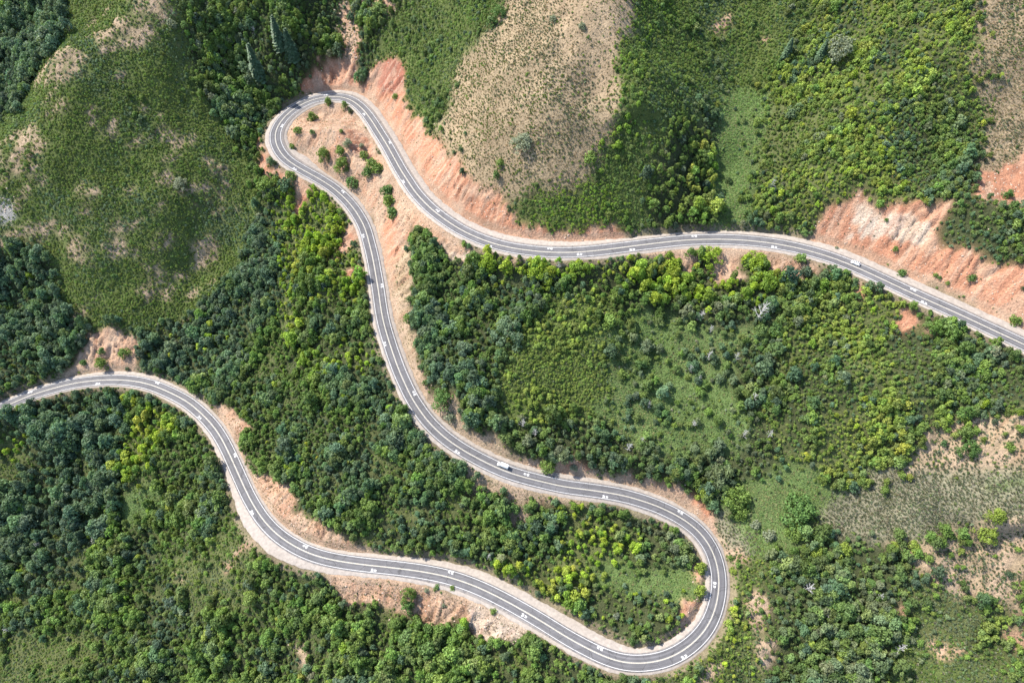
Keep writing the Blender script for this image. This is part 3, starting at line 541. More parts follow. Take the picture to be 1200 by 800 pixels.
def joined(name, a, b):
    """crown and trunk as one mesh, for the uncounted mass of a wood"""
    na, nb = len(a.vertices), len(b.vertices)
    va = np.zeros(na * 3, np.float32); a.vertices.foreach_get('co', va); vb = np.zeros(nb * 3, np.float32); b.vertices.foreach_get('co', vb)
    fa = np.zeros(len(a.loops), np.int32); a.loops.foreach_get('vertex_index', fa); fb = np.zeros(len(b.loops), np.int32); b.loops.foreach_get('vertex_index', fb)
    me = mesh_np(name, np.r_[va, vb].reshape(-1, 3), np.r_[fa, fb + na].reshape(-1, 4), a.materials[0]); me.materials.append(b.materials[0])
    mi = np.r_[np.zeros(len(a.polygons), np.int32), np.ones(len(b.polygons), np.int32)]; me.polygons.foreach_set('material_index', mi)
    lv = np.zeros(na, np.float32); a.attributes['lv'].data.foreach_get('value', lv)
    at = me.attributes.new('lv', 'FLOAT', 'POINT'); at.data.foreach_set('value', np.r_[lv, np.full(nb, 0.5, np.float32)]); return me

PROTO = {}
def proto(kind, n, fn):
    PROTO[kind] = []
    for v in range(n):
        rng = np.random.default_rng(100 * len(PROTO) + v); PROTO[kind].append(fn(rng, v))
def f_oak(rng, v):
    nl = int(rng.integers(10, 15)); lb = crown_lobes(rng, nl, 0.35, 1.75 + rng.uniform(-0.15, 0.2), 0.40)
    return crown_mesh('crown', *leaf_cloud(lb, 620, 0.115, rng)), trunk_mesh('trunk', rng, 1.15, 0.085)
def f_maple(rng, v):
    nl = int(rng.integers(11, 17)); lb = crown_lobes(rng, nl, 0.25, 1.9 + rng.uniform(-0.15, 0.3), 0.36, 0.66)
    return crown_mesh('crown', *leaf_cloud(lb, 640, 0.115, rng, jit=0.65)), trunk_mesh('trunk', rng, 1.2, 0.075)
def f_scruboak(rng, v):
    nl = int(rng.integers(7, 11)); lb = crown_lobes(rng, nl, 0.15, 1.45 + rng.uniform(-0.15, 0.2), 0.44)
    return crown_mesh('crown', *leaf_cloud(lb, 330, 0.15, rng)), trunk_mesh('trunk', rng, 0.9, 0.07, 3)
def f_bush(rng, v):
    nl = int(rng.integers(8, 13)); lb = crown_lobes(rng, nl, -0.05, 1.2 + rng.uniform(-0.15, 0.2), 0.40, 0.64)
    return crown_mesh('foliage', *leaf_cloud(lb, 520, 0.12, rng, jit=0.6, low=-0.9)), trunk_mesh('stem', rng, 0.7, 0.05, 3)
def f_bigbush(rng, v):
    nl = int(rng.integers(26, 34)); lb = crown_lobes(rng, nl, -0.05, 1.25 + rng.uniform(-0.1, 0.15), 0.27, 0.76)
    return crown_mesh('foliage', *leaf_cloud(lb, 1900, 0.062, rng, jit=0.6, low=-0.9)), trunk_mesh('stem', rng, 0.8, 0.05, 4)
def f_clump(rng, v):
    nl = int(rng.integers(4, 7)); lb = crown_lobes(rng, nl, -0.1, 0.95 + rng.uniform(-0.1, 0.2), 0.45, 0.55)
    return crown_mesh('clump', *leaf_cloud(lb, 150, 0.155, rng, jit=0.6, low=-0.9)), None
def f_sage(rng, v):
    n = 46; d = rng.normal(size=(n, 3)); d[:, 2] = np.abs(d[:, 2]) + 0.35; d /= np.linalg.norm(d, axis=1)[:, None]
    a = np.cross(d, rng.normal(size=(n, 3))); a /= np.linalg.norm(a, axis=1)[:, None]; L_ = rng.uniform(0.7, 1.15, (n, 1)); w_ = 0.14
    b0 = d * 0.15
    V = np.stack([b0 - a * w_ * 0.5, b0 + a * w_ * 0.5, d * L_ + a * w_, d * L_ - a * w_], 1).reshape(-1, 3); V[:, 2] *= 0.85
    return crown_mesh('clump', V, np.arange(4 * n).reshape(-1, 4), np.repeat(rng.random(n), 4)), None
def f_tuft(rng, v):
    n = 22; d = rng.normal(size=(n, 3)); d[:, 2] = np.abs(d[:, 2]) * 0.9 + 0.7; d /= np.linalg.norm(d, axis=1)[:, None]
    a = np.cross(d, rng.normal(size=(n, 3))); a /= np.linalg.norm(a, axis=1)[:, None]; L_ = rng.uniform(0.6, 1.1, (n, 1)); w_ = 0.13
    b0 = rng.normal(size=(n, 3)) * 0.28; b0[:, 2] = -0.1
    V = np.stack([b0 - a * w_, b0 + a * w_, b0 + d * L_ + a * w_ * 0.5, b0 + d * L_ - a * w_ * 0.5], 1).reshape(-1, 3)
    return crown_mesh('tuft', V, np.arange(4 * n).reshape(-1, 4), np.repeat(rng.random(n), 4), 'blade'), None
def f_conifer(rng, v):
    Vs, lv = [], []; n = 0
    for t in range(17):
        z0 = 0.5 + t * 0.33; r = 1.05 * (1 - (t / 17.5)) ** 0.85 + 0.06; m = max(5, int(16 * r) + 4)
        for k in range(m):
            a = 2 * math.pi * (k + rng.uniform(-0.3, 0.3)) / m + t; L_ = r * rng.uniform(0.75, 1.15); c, s = math.cos(a), math.sin(a); w_ = 0.13 + 0.1 * r
            for q in (0.35, 0.68, 1.0):
                x = L_ * q; zz = z0 - 0.32 * L_ * q + rng.uniform(-0.05, 0.05); tt = rng.uniform(-0.12, 0.12)
                Vs += [(c * (x - 0.24) + s * w_, s * (x - 0.24) - c * w_, zz + 0.08 + tt), (c * (x - 0.24) - s * w_, s * (x - 0.24) + c * w_, zz + 0.08 - tt), (c * (x + 0.16) - s * w_ * 0.5, s * (x + 0.16) + c * w_ * 0.5, zz - 0.07), (c * (x + 0.16) + s * w_ * 0.5, s * (x + 0.16) - c * w_ * 0.5, zz - 0.07)]
                lv += [rng.random()] * 4
    F_ = np.arange(len(Vs)).reshape(-1, 4)
    return crown_mesh('crown', np.array(Vs), F_, lv, 'needle'), trunk_mesh('trunk', rng, 6.1, 0.12, 0)
proto('oak', 6, f_oak); proto('maple', 5, f_maple); proto('scruboak', 5, f_scruboak); proto('bush', 5, f_bush)
proto('bigbush', 4, f_bigbush); proto('clump', 6, f_clump); proto('sage', 4, f_sage); proto('tuft', 4, f_tuft); proto('conifer', 3, f_conifer)

# ------------------------------------------------------------------ scattering by land cover
DARK = [(0.050, 0.080, 0.042), (0.058, 0.094, 0.040), (0.070, 0.104, 0.056), (0.042, 0.070, 0.040)]
GREEN = [(0.066, 0.106, 0.023), (0.080, 0.120, 0.026), (0.084, 0.118, 0.036), (0.056, 0.088, 0.024)]
LIME = [(0.128, 0.182, 0.018), (0.150, 0.196, 0.020), (0.098, 0.152, 0.020), (0.165, 0.196, 0.028)]
YOAK = [(0.120, 0.156, 0.028), (0.138, 0.172, 0.032), (0.098, 0.134, 0.028), (0.112, 0.150, 0.036)]
OLIVE = [(0.078, 0.112, 0.024), (0.066, 0.096, 0.024), (0.092, 0.126, 0.026), (0.056, 0.086, 0.026)]
GREY = [(0.098, 0.116, 0.062), (0.080, 0.102, 0.050), (0.118, 0.132, 0.080), (0.060, 0.084, 0.038)]
SAGE = [(0.115, 0.120, 0.074), (0.095, 0.105, 0.060), (0.130, 0.130, 0.085)]
HERB = [(0.076, 0.114, 0.030), (0.092, 0.124, 0.038), (0.066, 0.104, 0.030), (0.116, 0.128, 0.052)]
STRAW = [(0.165, 0.128, 0.068), (0.135, 0.115, 0.060), (0.095, 0.098, 0.045), (0.19, 0.145, 0.082)]
PTS = {k: [] for k in PROTO}
def scatter(zones, kind, spacing, rmin, rmax, pal, prob=1.0, hs=1.0, clump=0.0, cs=14.0, seed=None, clear=0.55, mix=3.2):
    """fill the named covers with plants of one kind on a jittered grid"""
    seed = len(ZONES) * 7 + sum(len(v) for v in PTS.values()) if seed is None else seed
    rng = np.random.default_rng(seed); zi = [ZI[z_] for z_ in zones]
    sel = np.isin(ZID, zi); ii, jj = np.nonzero(sel)
    if not len(ii): return
    x0, x1, y0, y1 = ii.min() * G + X0, ii.max() * G + X0, jj.min() * G + Y0, jj.max() * G + Y0
    xs = np.arange(x0, x1, spacing); ys = np.arange(y0, y1, spacing * 0.87)
    px, py = np.meshgrid(xs, ys, indexing='ij'); px = px + (np.arange(len(ys)) % 2)[None] * spacing * 0.5
    px = (px + rng.uniform(-0.42, 0.42, px.shape) * spacing).ravel(); py = (py + rng.uniform(-0.42, 0.42, py.shape) * spacing).ravel()
    ii_, jj_ = cell(px + rng.normal(0, mix, len(px)), py + rng.normal(0, mix, len(px))); i, j = cell(px, py); ok = sel[ii_, jj_] & (rng.random(len(px)) < prob) & ((~HARD[i, j]) | sel[i, j])
    if clump: ok &= fbm(px / cs, py / cs, seed % 50 + 60, 3) > clump
    px, py, i, j = px[ok], py[ok], i[ok], j[ok]
    r = rmin + 1.12 * (rmax - rmin) * rng.beta(1.1, 2.3, len(px))
    if kind in ('oak', 'maple', 'scruboak'): r = r * (0.60 + 0.84 * sstep(0.28, 0.72, fbm(px / 15, py / 15, 71, 3)))
    ok = DE[i, j] > r * clear - 0.3
    px, py, i, j, r = px[ok], py[ok], i[ok], j[ok], r[ok]
    z_ = zat(px, py); u, v, dep = project(np.stack([px, py, z_], 1))
    ok = (u > -230) & (u < 1430) & (v > -170) & (v < 1010)
    px, py, z_, i, j, r, u, v, dep = [a[ok] for a in (px, py, z_, i, j, r, u, v, dep)]
    pal = np.array(pal); f = fbm(px / 24, py / 24, 77, 2) * 1.7 - 0.35 + rng.normal(0, 0.28, len(px))
    f = np.clip(f, 0, 0.999) * len(pal); tint = pal[f.astype(int)] * rng.uniform(0.72, 1.34, (len(px), 1)) * rng.uniform(0.91, 1.09, (len(px), 3))
    tint = tint * 1.52
    for q in range(len(px)):
        PTS[kind].append((px[q], py[q], z_[q], r[q], r[q] * hs * rng.uniform(0.85, 1.15), rng.uniform(0, 6.283), tint[q], int(ZID[i[q], j[q]]), u[q], v[q], r[q] * FPX / dep[q], rng.uniform(0.72, 1.18)))
WOODS = ['oak_mid', 'mid_wood', 'low_green', 'left_low', 'nw_wood', 'gully_top', 'gully_dark', 'low_dark', 'east_dark', 'pin_dark', 'pin_low', 'ring_grey', 'row_lime', 'right_dark', 'bank_brush', 'pin_lime', 'lime_strip', 'low_lime', 'mid_lime', 'gully_trees', 'grey_corner', 'fringe', 'right_oaks', 'ne_oaks', 'ne_dark']
# dense woods
scatter(['low_dark', 'nw_wood'], 'oak', 4.1, 2.0, 4.8, DARK, hs=1.15)
scatter(['gully_dark', 'left_low'], 'oak', 3.5, 1.5, 3.9, DARK, hs=1.15)
scatter(['left_low', 'gully_dark', 'low_dark'], 'maple', 7.5, 1.8, 2.9, LIME, 0.42, clump=0.52, cs=20)
scatter(['oak_mid', 'mid_wood'], 'oak', 2.75, 1.2, 3.1, GREEN + DARK[:2], hs=1.15)
scatter(['mid_wood'], 'maple', 8, 1.6, 2.6, LIME, 0.25, clump=0.5)
scatter(['low_green'], 'oak', 3.0, 1.2, 3.6, GREEN + DARK[:1], hs=1.15)
scatter(['low_green'], 'maple', 7.5, 1.6, 2.9, LIME[2:3] + YOAK, 0.5, clump=0.45)
scatter(['pin_low'], 'oak', 3.4, 1.4, 3.2, DARK[1:] + GREEN, 0.7, hs=1.1)
scatter(['east_dark', 'pin_dark'], 'oak', 2.9, 1.4, 3.4, DARK[1:] + GREEN, hs=1.15)
scatter(['pin_low'], 'maple', 5.5, 1.7, 2.8, LIME, 0.6, clump=0.45)
scatter(['gully_top'], 'oak', 3.2, 1.4, 3.4, DARK[1:3] + GREEN, hs=1.2)
scatter(['gully_top'], 'maple', 6.5, 1.8, 3.0, LIME[2:3] + GREEN, 0.6, clump=0.5)
scatter(['gully_top'], 'oak', 7.5, 1.6, 2.6, GREY[:3], 0.5, clump=0.5, cs=18)
scatter(['gully_trees'], 'maple', 3.9, 1.8, 3.9, LIME[2:3] + YOAK + GREEN[:2], hs=1.15)
scatter(['lime_strip', 'low_lime'], 'maple', 3.6, 1.5, 3.4, LIME + GREEN[:1], hs=1.1)
scatter(['lime_strip'], 'oak', 6.5, 1.4, 2.4, DARK + GREEN, 0.6)
scatter(['mid_lime'], 'maple', 4.2, 1.6, 2.8, LIME[2:3] + GREEN + LIME[:1])
scatter(['pin_lime'], 'maple', 3.7, 1.6, 3.7, LIME + GREEN[:1], hs=1.1)
scatter(['pin_lime'], 'oak', 7, 1.8, 3.0, GREEN + DARK[:1], 0.6)
scatter(['row_lime'], 'maple', 3.5, 1.5, 3.5, LIME + GREEN[:1], hs=1.1)
scatter(['row_lime'], 'oak', 6, 1.6, 2.8, GREEN + DARK, 0.5)
scatter(['ring_grey', 'grey_wood', 'pin_grey', 'grey_corner'], 'oak', 3.1, 1.3, 3.2, GREY[1:2] + OLIVE[1:2] + GREY[3:] + GREEN[2:] + OLIVE[3:] + DARK[:1], hs=1.1)
scatter(['grey_corner'], 'maple', 7, 1.4, 2.4, YOAK + GREEN, 0.6, clump=0.48)
scatter(['bank_brush', 'ne_dark', 'right_dark'], 'scruboak', 2.2, 0.9, 2.3, DARK[:3] + GREEN + OLIVE[:1])
scatter(['right_oaks', 'ne_oaks'], 'scruboak', 2.2, 0.9, 2.3, YOAK + OLIVE[:1], hs=1.1, mix=4.5)
scatter(['right_oaks', 'ne_oaks'], 'oak', 9, 1.8, 2.8, GREEN + GREY[1:2], 0.45, clump=0.5)
scatter(['fringe'], 'scruboak', 3.2, 0.9, 2.0, YOAK + HERB[3:], 0.85)
scatter(['fringe'], 'maple', 7, 1.3, 2.2, LIME, 0.5)
scatter(['corner_bush'], 'scruboak', 3.0, 1.1, 2.3, GREEN + OLIVE + YOAK[2:3], 1.0, clump=0.44, cs=16)
# smaller and odd-coloured trees between the big crowns
MIXED = ['oak_mid', 'mid_wood', 'low_green', 'left_low', 'nw_wood', 'gully_top', 'gully_dark', 'low_dark', 'east_dark', 'pin_dark', 'pin_low', 'ring_grey', 'row_lime', 'right_dark', 'pin_lime', 'lime_strip', 'gully_trees', 'grey_corner']
scatter(MIXED, 'scruboak', 4.2, 0.9, 2.0, GREEN + OLIVE + GREY[1:2], 0.55)
scatter(MIXED, 'oak', 15, 2.6, 4.4, GREEN + DARK, 0.6, hs=1.1)
scatter(MIXED, 'oak', 13, 1.4, 2.6, GREY[:3], 0.35)
scatter(['right_oaks', 'ne_oaks', 'ne_dark'], 'scruboak', 6.5, 1.4, 2.7, GREEN + DARK[2:3] + GREY[1:2], 0.45)
scatter(['right_oaks', 'ne_oaks'], 'maple', 11, 1.8, 2.9, LIME, 0.4)
# scrub covered slopes
scatter(['left_hill', 'ridge_grass'], 'clump', 1.45, 0.65, 1.35, OLIVE + GREEN[:1] + DARK[2:3], 0.93)
scatter(['left_hill'], 'scruboak', 5.5, 0.9, 1.8, OLIVE + GREEN + GREY[1:2], 0.35, clump=0.5)
scatter(['bright_strip'], 'clump', 1.5, 0.7, 1.4, LIME[2:3] + OLIVE[2:3] + GREEN)
scatter(['bright_strip'], 'scruboak', 3.4, 1.0, 2.0, GREEN + LIME[2:3], 0.75, clump=0.42)
scatter(['upper_olive'], 'clump', 1.5, 0.65, 1.4, OLIVE + GREEN + DARK[:1])
scatter(['upper_olive'], 'scruboak', 3.8, 1.0, 2.2, GREEN + OLIVE + GREY[1:2], 0.65, clump=0.44)
scatter(['upper_scrub'], 'clump', 1.5, 0.7, 1.4, GREEN + OLIVE[1:2] + GREY[1:2])
scatter(['upper_scrub'], 'scruboak', 3.4, 1.0, 2.2, DARK[:2] + GREEN, 0.7, clump=0.42)
scatter(['yellow_scrub'], 'scruboak', 2.6, 0.9, 1.6, OLIVE[2:3] + YOAK + GREEN[1:2], 0.75)
scatter(['yellow_scrub'], 'clump', 1.3, 0.6, 1.1, YOAK[2:] + OLIVE[:3] + GREY[:1], 0.9)
scatter(['low_scrub', 'corner_meadow', 'corner_bush', 'fringe'], 'clump', 1.4, 0.5, 1.1, OLIVE + GREEN[:1] + GREY[1:2], 0.9, mix=4)
scatter(['corner_meadow', 'corner_bush'], 'sage', 2.2, 0.5, 0.9, SAGE + GREY[1:2], 0.6, clump=0.45)
scatter(['corner_meadow'], 'scruboak', 5, 0.9, 1.9, GREEN + GREY[1:2], 0.5)
scatter(['low_scrub'], 'scruboak', 3.8, 1.0, 2.0, GREEN + YOAK[2:3], 0.6, clump=0.42)
# meadows
scatter(['basin', 'gully_meadow', 'low_meadow', 'pin_meadow', 'green_slope', 'green_line', 'ridge_grass'], 'clump', 1.05, 0.4, 0.8, HERB, hs=0.55)
scatter(['basin'], 'scruboak', 3.8, 0.9, 2.6, GREY[1:2] + GREEN + OLIVE + DARK[:2], 0.65, clump=0.46, cs=16)
scatter(['basin', 'pin_meadow', 'low_meadow'], 'clump', 2.2, 0.6, 1.2, OLIVE + GREY + HERB, 0.6, clump=0.45, cs=8)
scatter(['basin', 'pin_meadow', 'green_slope'], 'tuft', 2.0, 0.4, 0.8, STRAW + HERB, 0.5, clump=0.5, cs=10)
scatter(['basin'], 'oak', 6.0, 1.6, 3.4, GREY[1:2] + GREY[3:] + GREEN + DARK, 0.6, clump=0.47, cs=16)
scatter(['green_slope', 'pin_meadow'], 'scruboak', 7, 0.7, 1.5, GREEN + GREY[:2], 0.4)
scatter(['gully_meadow'], 'clump', 1.3, 0.4, 0.9, [(0.072, 0.128, 0.030), (0.085, 0.140, 0.032)], 0.9, hs=0.6)
scatter(['gully_meadow'], 'scruboak', 6, 0.8, 1.9, DARK + GREEN, 0.35)
scatter(['gully_trees', 'ne_oaks'], 'scruboak', 5, 0.9, 1.8, GREEN, 0.4, mix=6)
# dry slopes
scatter(['tan_hill', 'ne_dry'], 'tuft', 1.15, 0.4, 0.85, STRAW, 0.8, mix=7)
scatter(['hill_bare', 'hill_crest'], 'tuft', 1.5, 0.35, 0.7, STRAW, 0.6)
scatter(['bright_strip', 'upper_scrub'], 'clump', 2.6, 0.6, 1.3, GREEN + OLIVE + GREY[1:2], 0.7, mix=14)
scatter(['tan_hill', 'ne_dry'], 'sage', 1.2, 0.45, 0.9, SAGE + OLIVE[:1], 0.75, clump=0.38, cs=9, mix=8)
scatter(['tan_hill', 'ne_dry'], 'clump', 4.0, 0.7, 1.2, GREY + OLIVE, 0.6, clump=0.55, cs=16)
scatter(['ne_dry'], 'scruboak', 4.5, 0.8, 1.6, OLIVE + GREY, 0.6, clump=0.46)
scatter(['ne_oaks', 'ne_dark'], 'scruboak', 5, 0.8, 1.7, OLIVE + GREY[:2], 0.6, mix=14)
scatter(['ne_dry', 'ne_dark'], 'tuft', 1.6, 0.4, 0.8, STRAW, 0.5, mix=9)
scatter(['hill_bare', 'hill_crest'], 'clump', 2.8, 0.4, 0.9, OLIVE + GREY[:2], 0.4)
scatter(['sage_flat'], 'sage', 0.95, 0.45, 0.95, SAGE, 0.97, mix=4)
scatter(['sage_flat'], 'clump', 3.2, 0.4, 0.8, HERB + GREY, 0.5, clump=0.45)
scatter(['right_tan', 'low_right_tan', 'corner_bare', 'wash'], 'sage', 1.25, 0.45, 1.0, SAGE + GREY[1:2], 0.85, clump=0.36, cs=7, mix=5)
scatter(['right_tan', 'low_right_tan'], 'clump', 2.6, 0.6, 1.2, GREY + OLIVE, 0.55, clump=0.45, cs=8)
scatter(['right_tan', 'low_right_tan'], 'scruboak', 5.5, 0.9, 1.9, OLIVE + GREEN, 0.5, clump=0.47)
scatter(['mid_tan', 'tan_bank', 'pale_bank', 'fringe_bare', 'low_bare', 'spur_tan', 'low_cut'], 'tuft', 1.3, 0.35, 0.7, STRAW + HERB[3:], 0.55)
scatter(['mid_tan', 'tan_bank', 'spur_tan'], 'clump', 3.2, 0.4, 0.9, GREY + OLIVE, 0.5, clump=0.48)
scatter(['spur', 'row_bare', 'pin_bare', 'alcove', 'bank_pale'], 'tuft', 2.0, 0.3, 0.6, STRAW, 0.5, clump=0.45)
scatter(['spur', 'bank_pale', 'right_bank', 'red_cut', 'row_bare'], 'clump', 3.0, 0.2, 0.6, GREY + OLIVE, 0.5, clump=0.44)
# undergrowth between the trunks
scatter(WOODS, 'clump', 2.3, 0.6, 1.1, GREEN + OLIVE, 0.8, clear=0.2)

# ------------------------------------------------------------------ single trees and bushes that stand out
def near(px, py): return ground_at(np.array([float(px)]), np.array([float(py)]))[0]
def plant(kind, px, py, dia, tint, label, group=None, name=None, cat='bush', hs=1.0, v=None):
    """px, py: middle of the crown in the photograph; dia: its width there in pixels"""
    q = near(px, py + dia * 0.28); dep = project(q)[2]; r = 1.12 * dia / 2 * dep / FPX
    kind = 'bigbush' if dia >= 17 and kind in ('bush', 'maple') else kind
    pr = PROTO[kind]; c, t = pr[(int(px) * 7 + int(py)) % len(pr) if v is None else v]
    o = empty(name or 'bush', (q[0], q[1], q[2] - 0.05), random.uniform(0, 6.28)); o.scale = (r, r, r * hs)
    tag(o, label, cat, group)
    cr = link(c.name.split('.')[0], c, o); cr['tint'] = [float(a) * 1.52 for a in tint]
    if t: link(t.name.split('.')[0], t, o)
    return o
B1, B2, B3, B4, B5 = (0.082, 0.122, 0.026), (0.118, 0.155, 0.026), (0.055, 0.10, 0.026), (0.12, 0.135, 0.085), (0.04, 0.06, 0.03)
BUSHES = [
 (366,137,12,B1,'round green bush inside the hairpin loop, nearest the loop head','',1.2),(349,151,11,B1,'low green bush at the inner left edge of the hairpin loop','',.8),(366,154,6,B3,'tiny dark bush in the middle of the bare hairpin loop','',1),(343,171,8,B1,'small bush beside the pale turnout inside the hairpin loop','',.9),(385,119,9,B1,'small upright bush at the inner kerb of the loop head','',1.3),(411,131,6,B5,'small very dark bush inside the loop head on its right','',1.5),(400,153,5,B1,'tiny bush on the bare spur below the loop head','',.9),(381,181,17,B1,'left one of the two big round bushes on the spur','',1.1),(400,177,13,B1,'rear bush between the big round bushes on the spur','',1.1),(402,193,18,B1,'right one of the two big round bushes on the spur','',1.2),(427,181,11,B1,'small bush at the top of the green cluster on the spur','',1),(436,191,15,B1,'lighter bush in the right cluster on the spur','',1),(443,197,14,B1,'rightmost bush of the cluster on the spur','',1),(432,200,13,B3,'lower left bush of the right cluster on the spur','',1),(414,212,16,B3,'darker bush on the spur just above the middle road','',1),(455,222,15,B3,'uppermost bush of the column between the two upper road legs','',1),(457,234,16,B1,'middle bush of the column between the two upper road legs','',1),(461,247,15,B3,'lowest bush of the column between the two upper road legs','',1),(341,204,13,B1,'round bush at the outer verge where the loop meets the red slope','',.9),(408,166,11,B4,'grey green shrub in the middle of the spur','',.8),(424,170,6,B4,'faint grey shrub on the right flank of the spur','',.8),
 (121,425,14,B1,'big round bush in the middle of the bare alcove','',1.2),(120,410,9,B3,'dull bush at the top of the bare alcove','',.9),(147,411,14,B1,'bush at the right rim of the bare alcove','',1),(98,423,8,B3,'small bush at the left side of the bare alcove','',.9),(150,431,6,B5,'dark low bush by the road at the bare alcove','',.8),
 (1055,319,11,B3,'round dark green bush at the foot of the red bank','',1.1),(1049,291,7,B1,'small bush at the lower rim of the pale earth terrace','',1),(1138,325,9,B3,'bush halfway up the rilled red bank','',1.2),(1096,322,6,B1,'left one of two tiny bushes on the red bank','',1),(1100,325,5,B3,'right one of two tiny bushes on the red bank','',1),(1110,331,5,B1,'tiny low bush on the red bank above the sharing symbol','',1),(1188,374,13,B1,'bright green bush at the right end of the red bank','',1.1),(1038,257,5,B3,'tiny bush on the pale earth terrace','',1),(1198,337,5,B5,'dark tuft of bush at the right edge on the red bank','',1),(980,290,5,B4,'small olive bush where the red bank begins','',1),(1195,287,6,B5,'little bush on the red bank crest at the right','',1),
 (936,300,11,B1,'small green bush on the bare strip below the upper road','',.7),(1180,227,12,B3,'dark round bush on the red patch near the right edge','',1),
 (530,687,7,B1,'small round bush on the bank just under the lower road','',.9),(512,686,7,B3,'leftmost small bush on the bank under the lower road','',.9),(578,714,8,B1,'round bush among pale stones under the lower road','',.9),(479,693,17,B1,'upper bush of the tall clump on the tan bank','',1.4),(479,707,16,B3,'lower bush of the tall clump on the tan bank','',1.2),(500,690,6,B4,'grey bush beside the tall clump on the tan bank','',.9),(520,708,5,B4,'tiny dull bush in the middle of the tan bank','',.9),
 (520,463,26,B3,'large dark bush right of the middle road on the bare verge','',.95),(528,485,15,B4,'olive bush below the large dark bush by the middle road','',.8),(548,498,10,B4,'small olive bush on the verge slope above the van','',.8),(567,507,6,B5,'tiny dark bush on the verge slope above the van','',.9),(642,541,20,B1,'rounded green bush on the verge uphill of the van','',.85),(672,545,10,B4,'low bush on the red earth mound by the middle road','',.7),
 (823,575,19,B2,'lime bush at the uphill verge of the lower hairpin','',1),(862,577,33,B1,'largest light green bush on the grassy slope','',1.0),(866,597,19,B1,'smaller bush in front of the largest light green one','',1.1),(935,590,40,B3,'broad dark bush on the grassy slope beside the sage flat','',.85),(930,617,24,B1,'bush below the broad dark one on the grassy slope','',.8),(902,625,15,B4,'bluish grey bush on the grassy slope','',1),(886,612,12,B4,'small grey bush on the grassy slope','',.8),(602,592,13,B3,'dark bush on the dry patch between the two lower road legs','',.9),
 (1035,572,12,B1,'lone bush at the upper left of the sage flat','',1),(1165,602,20,B2,'larger lime bush at the right of the sage flat','',1.2),(1155,619,26,B2,'broad yellowish bush below the sage flat','',.7),(1110,624,12,B1,'green bush on the lower rim of the sage flat','',1),(1095,629,15,B2,'flat yellow bush on the lower rim of the sage flat','',.6),(1070,636,14,B2,'yellow green bush left along the sage flat rim','',.8),(1047,637,12,B2,'small lime bush at the left end of the sage flat rim','',.9),(955,642,20,B2,'lime bush at the upper left corner of the grey wood','',.9),(988,640,20,B2,'bright bush on top of the grey wood','',.8),(1128,628,12,B2,'low yellowish bush on the dry wash edge','',.6),(1087,652,12,B1,'lone green bush on the dry wash','',.8),(1181,670,11,B5,'small dark bush on the pale dry wash','',.7),(1132,522,20,B3,'dark bush on the stony tan slope','',1.2),(1182,523,12,B1,'light bush at the right of the stony tan slope','',1.1),(1195,685,20,B1,'round bush cut by the right picture edge','',1.2),
 (821,689,13,B2,'lime bush at the inner kerb of the lower hairpin','',1.2),(820,663,14,B2,'yellow green bush leaning to the lower hairpin','',1.3),(855,652,8,B1,'little bush on the outer verge of the lower hairpin','',1),(859,668,9,B2,'small lime bush on the outer side of the lower hairpin','',1),(893,703,6,B2,'tiny yellow bush on the bare patch right of the hairpin','',.8),
 (203,29,11,B4,'lone pale shrub high on the left hill','',1.3),(212,212,17,B4,'grey shrub beside the bare scar on the left hill','',.7),(464,113,8,B1,'small bush on the deep red cut beside the loop','',1),
 (585,15,18,B3,'dark shrub at the top rim of the dry hill','',1),(648,22,9,B4,'grey shrub high on the dry hill','',1),(614,163,28,B4,'broad grey shrub on the dry hill','',.6),(692,182,16,B1,'green shrub at the lower right of the dry hill','',.8),(586,190,12,B1,'green shrub on the lower left of the dry hill','',.8),(682,30,9,B4,'small grey shrub on the dry hill crest','',1),
 (983,57,30,B4,'large silvery shrub among the upper oaks','',1.1),(550,300,12,B4,'grey bush where the wood meets the upper road','',.7)]
for (px, py, dia, tint, lab, g_, hs) in BUSHES: plant('bush', px, py, dia, tint, lab, 'bushes standing singly', hs=hs)
LONE = [(330,38,13,'left conifer of the pair in the upper gully',.95),(344,50,13,'right conifer of the pair in the upper gully',.9),(305,74,14,'tallest dark conifer left of the upper gully pair',1.0),(960,52,10,'small dull conifer on the upper olive slope',.8),(921,48,9,'left small conifer on the upper olive slope',.8)]
for (px, py, dia, lab, hs) in LONE: plant('conifer', px, py + 16, dia, (0.036, 0.06, 0.03), lab, 'conifers in the upper gully', 'conifer_tree', 'tree', hs)
BIGT = [(573,306,24,LIME[0],'broad lime tree at the left end of the roadside row'),(594,312,16,LIME[1],'small lime tree second in the roadside row'),(630,313,26,LIME[0],'wide lime tree in the roadside row beside the bleached trunk'),(678,312,22,LIME[2],'green tree in the roadside row under the sharing symbol'),(786,310,22,LIME[1],'lime tree right of the gap in the roadside row'),(832,298,26,LIME[0],'bushy lime tree on the bare strip below the upper road'),(808,297,12,GREEN[0],'small darker tree on the bare strip below the upper road'),(885,303,24,LIME[0],'tall lime tree on the bare strip, its top over the road edge'),(895,325,26,LIME[2],'lime tree below the tall one on the bare strip'),(318,216,26,B1,'big green tree at the road shoulder outside the loop'),(595,385,36,DARK[2],'big blue green oak in the wood below the upper road')]
for (px, py, dia, tint, lab) in BIGT: plant('maple', px, py, dia, tint, lab, 'trees standing out along the upper road', 'broadleaf_tree', 'tree', 1.0)

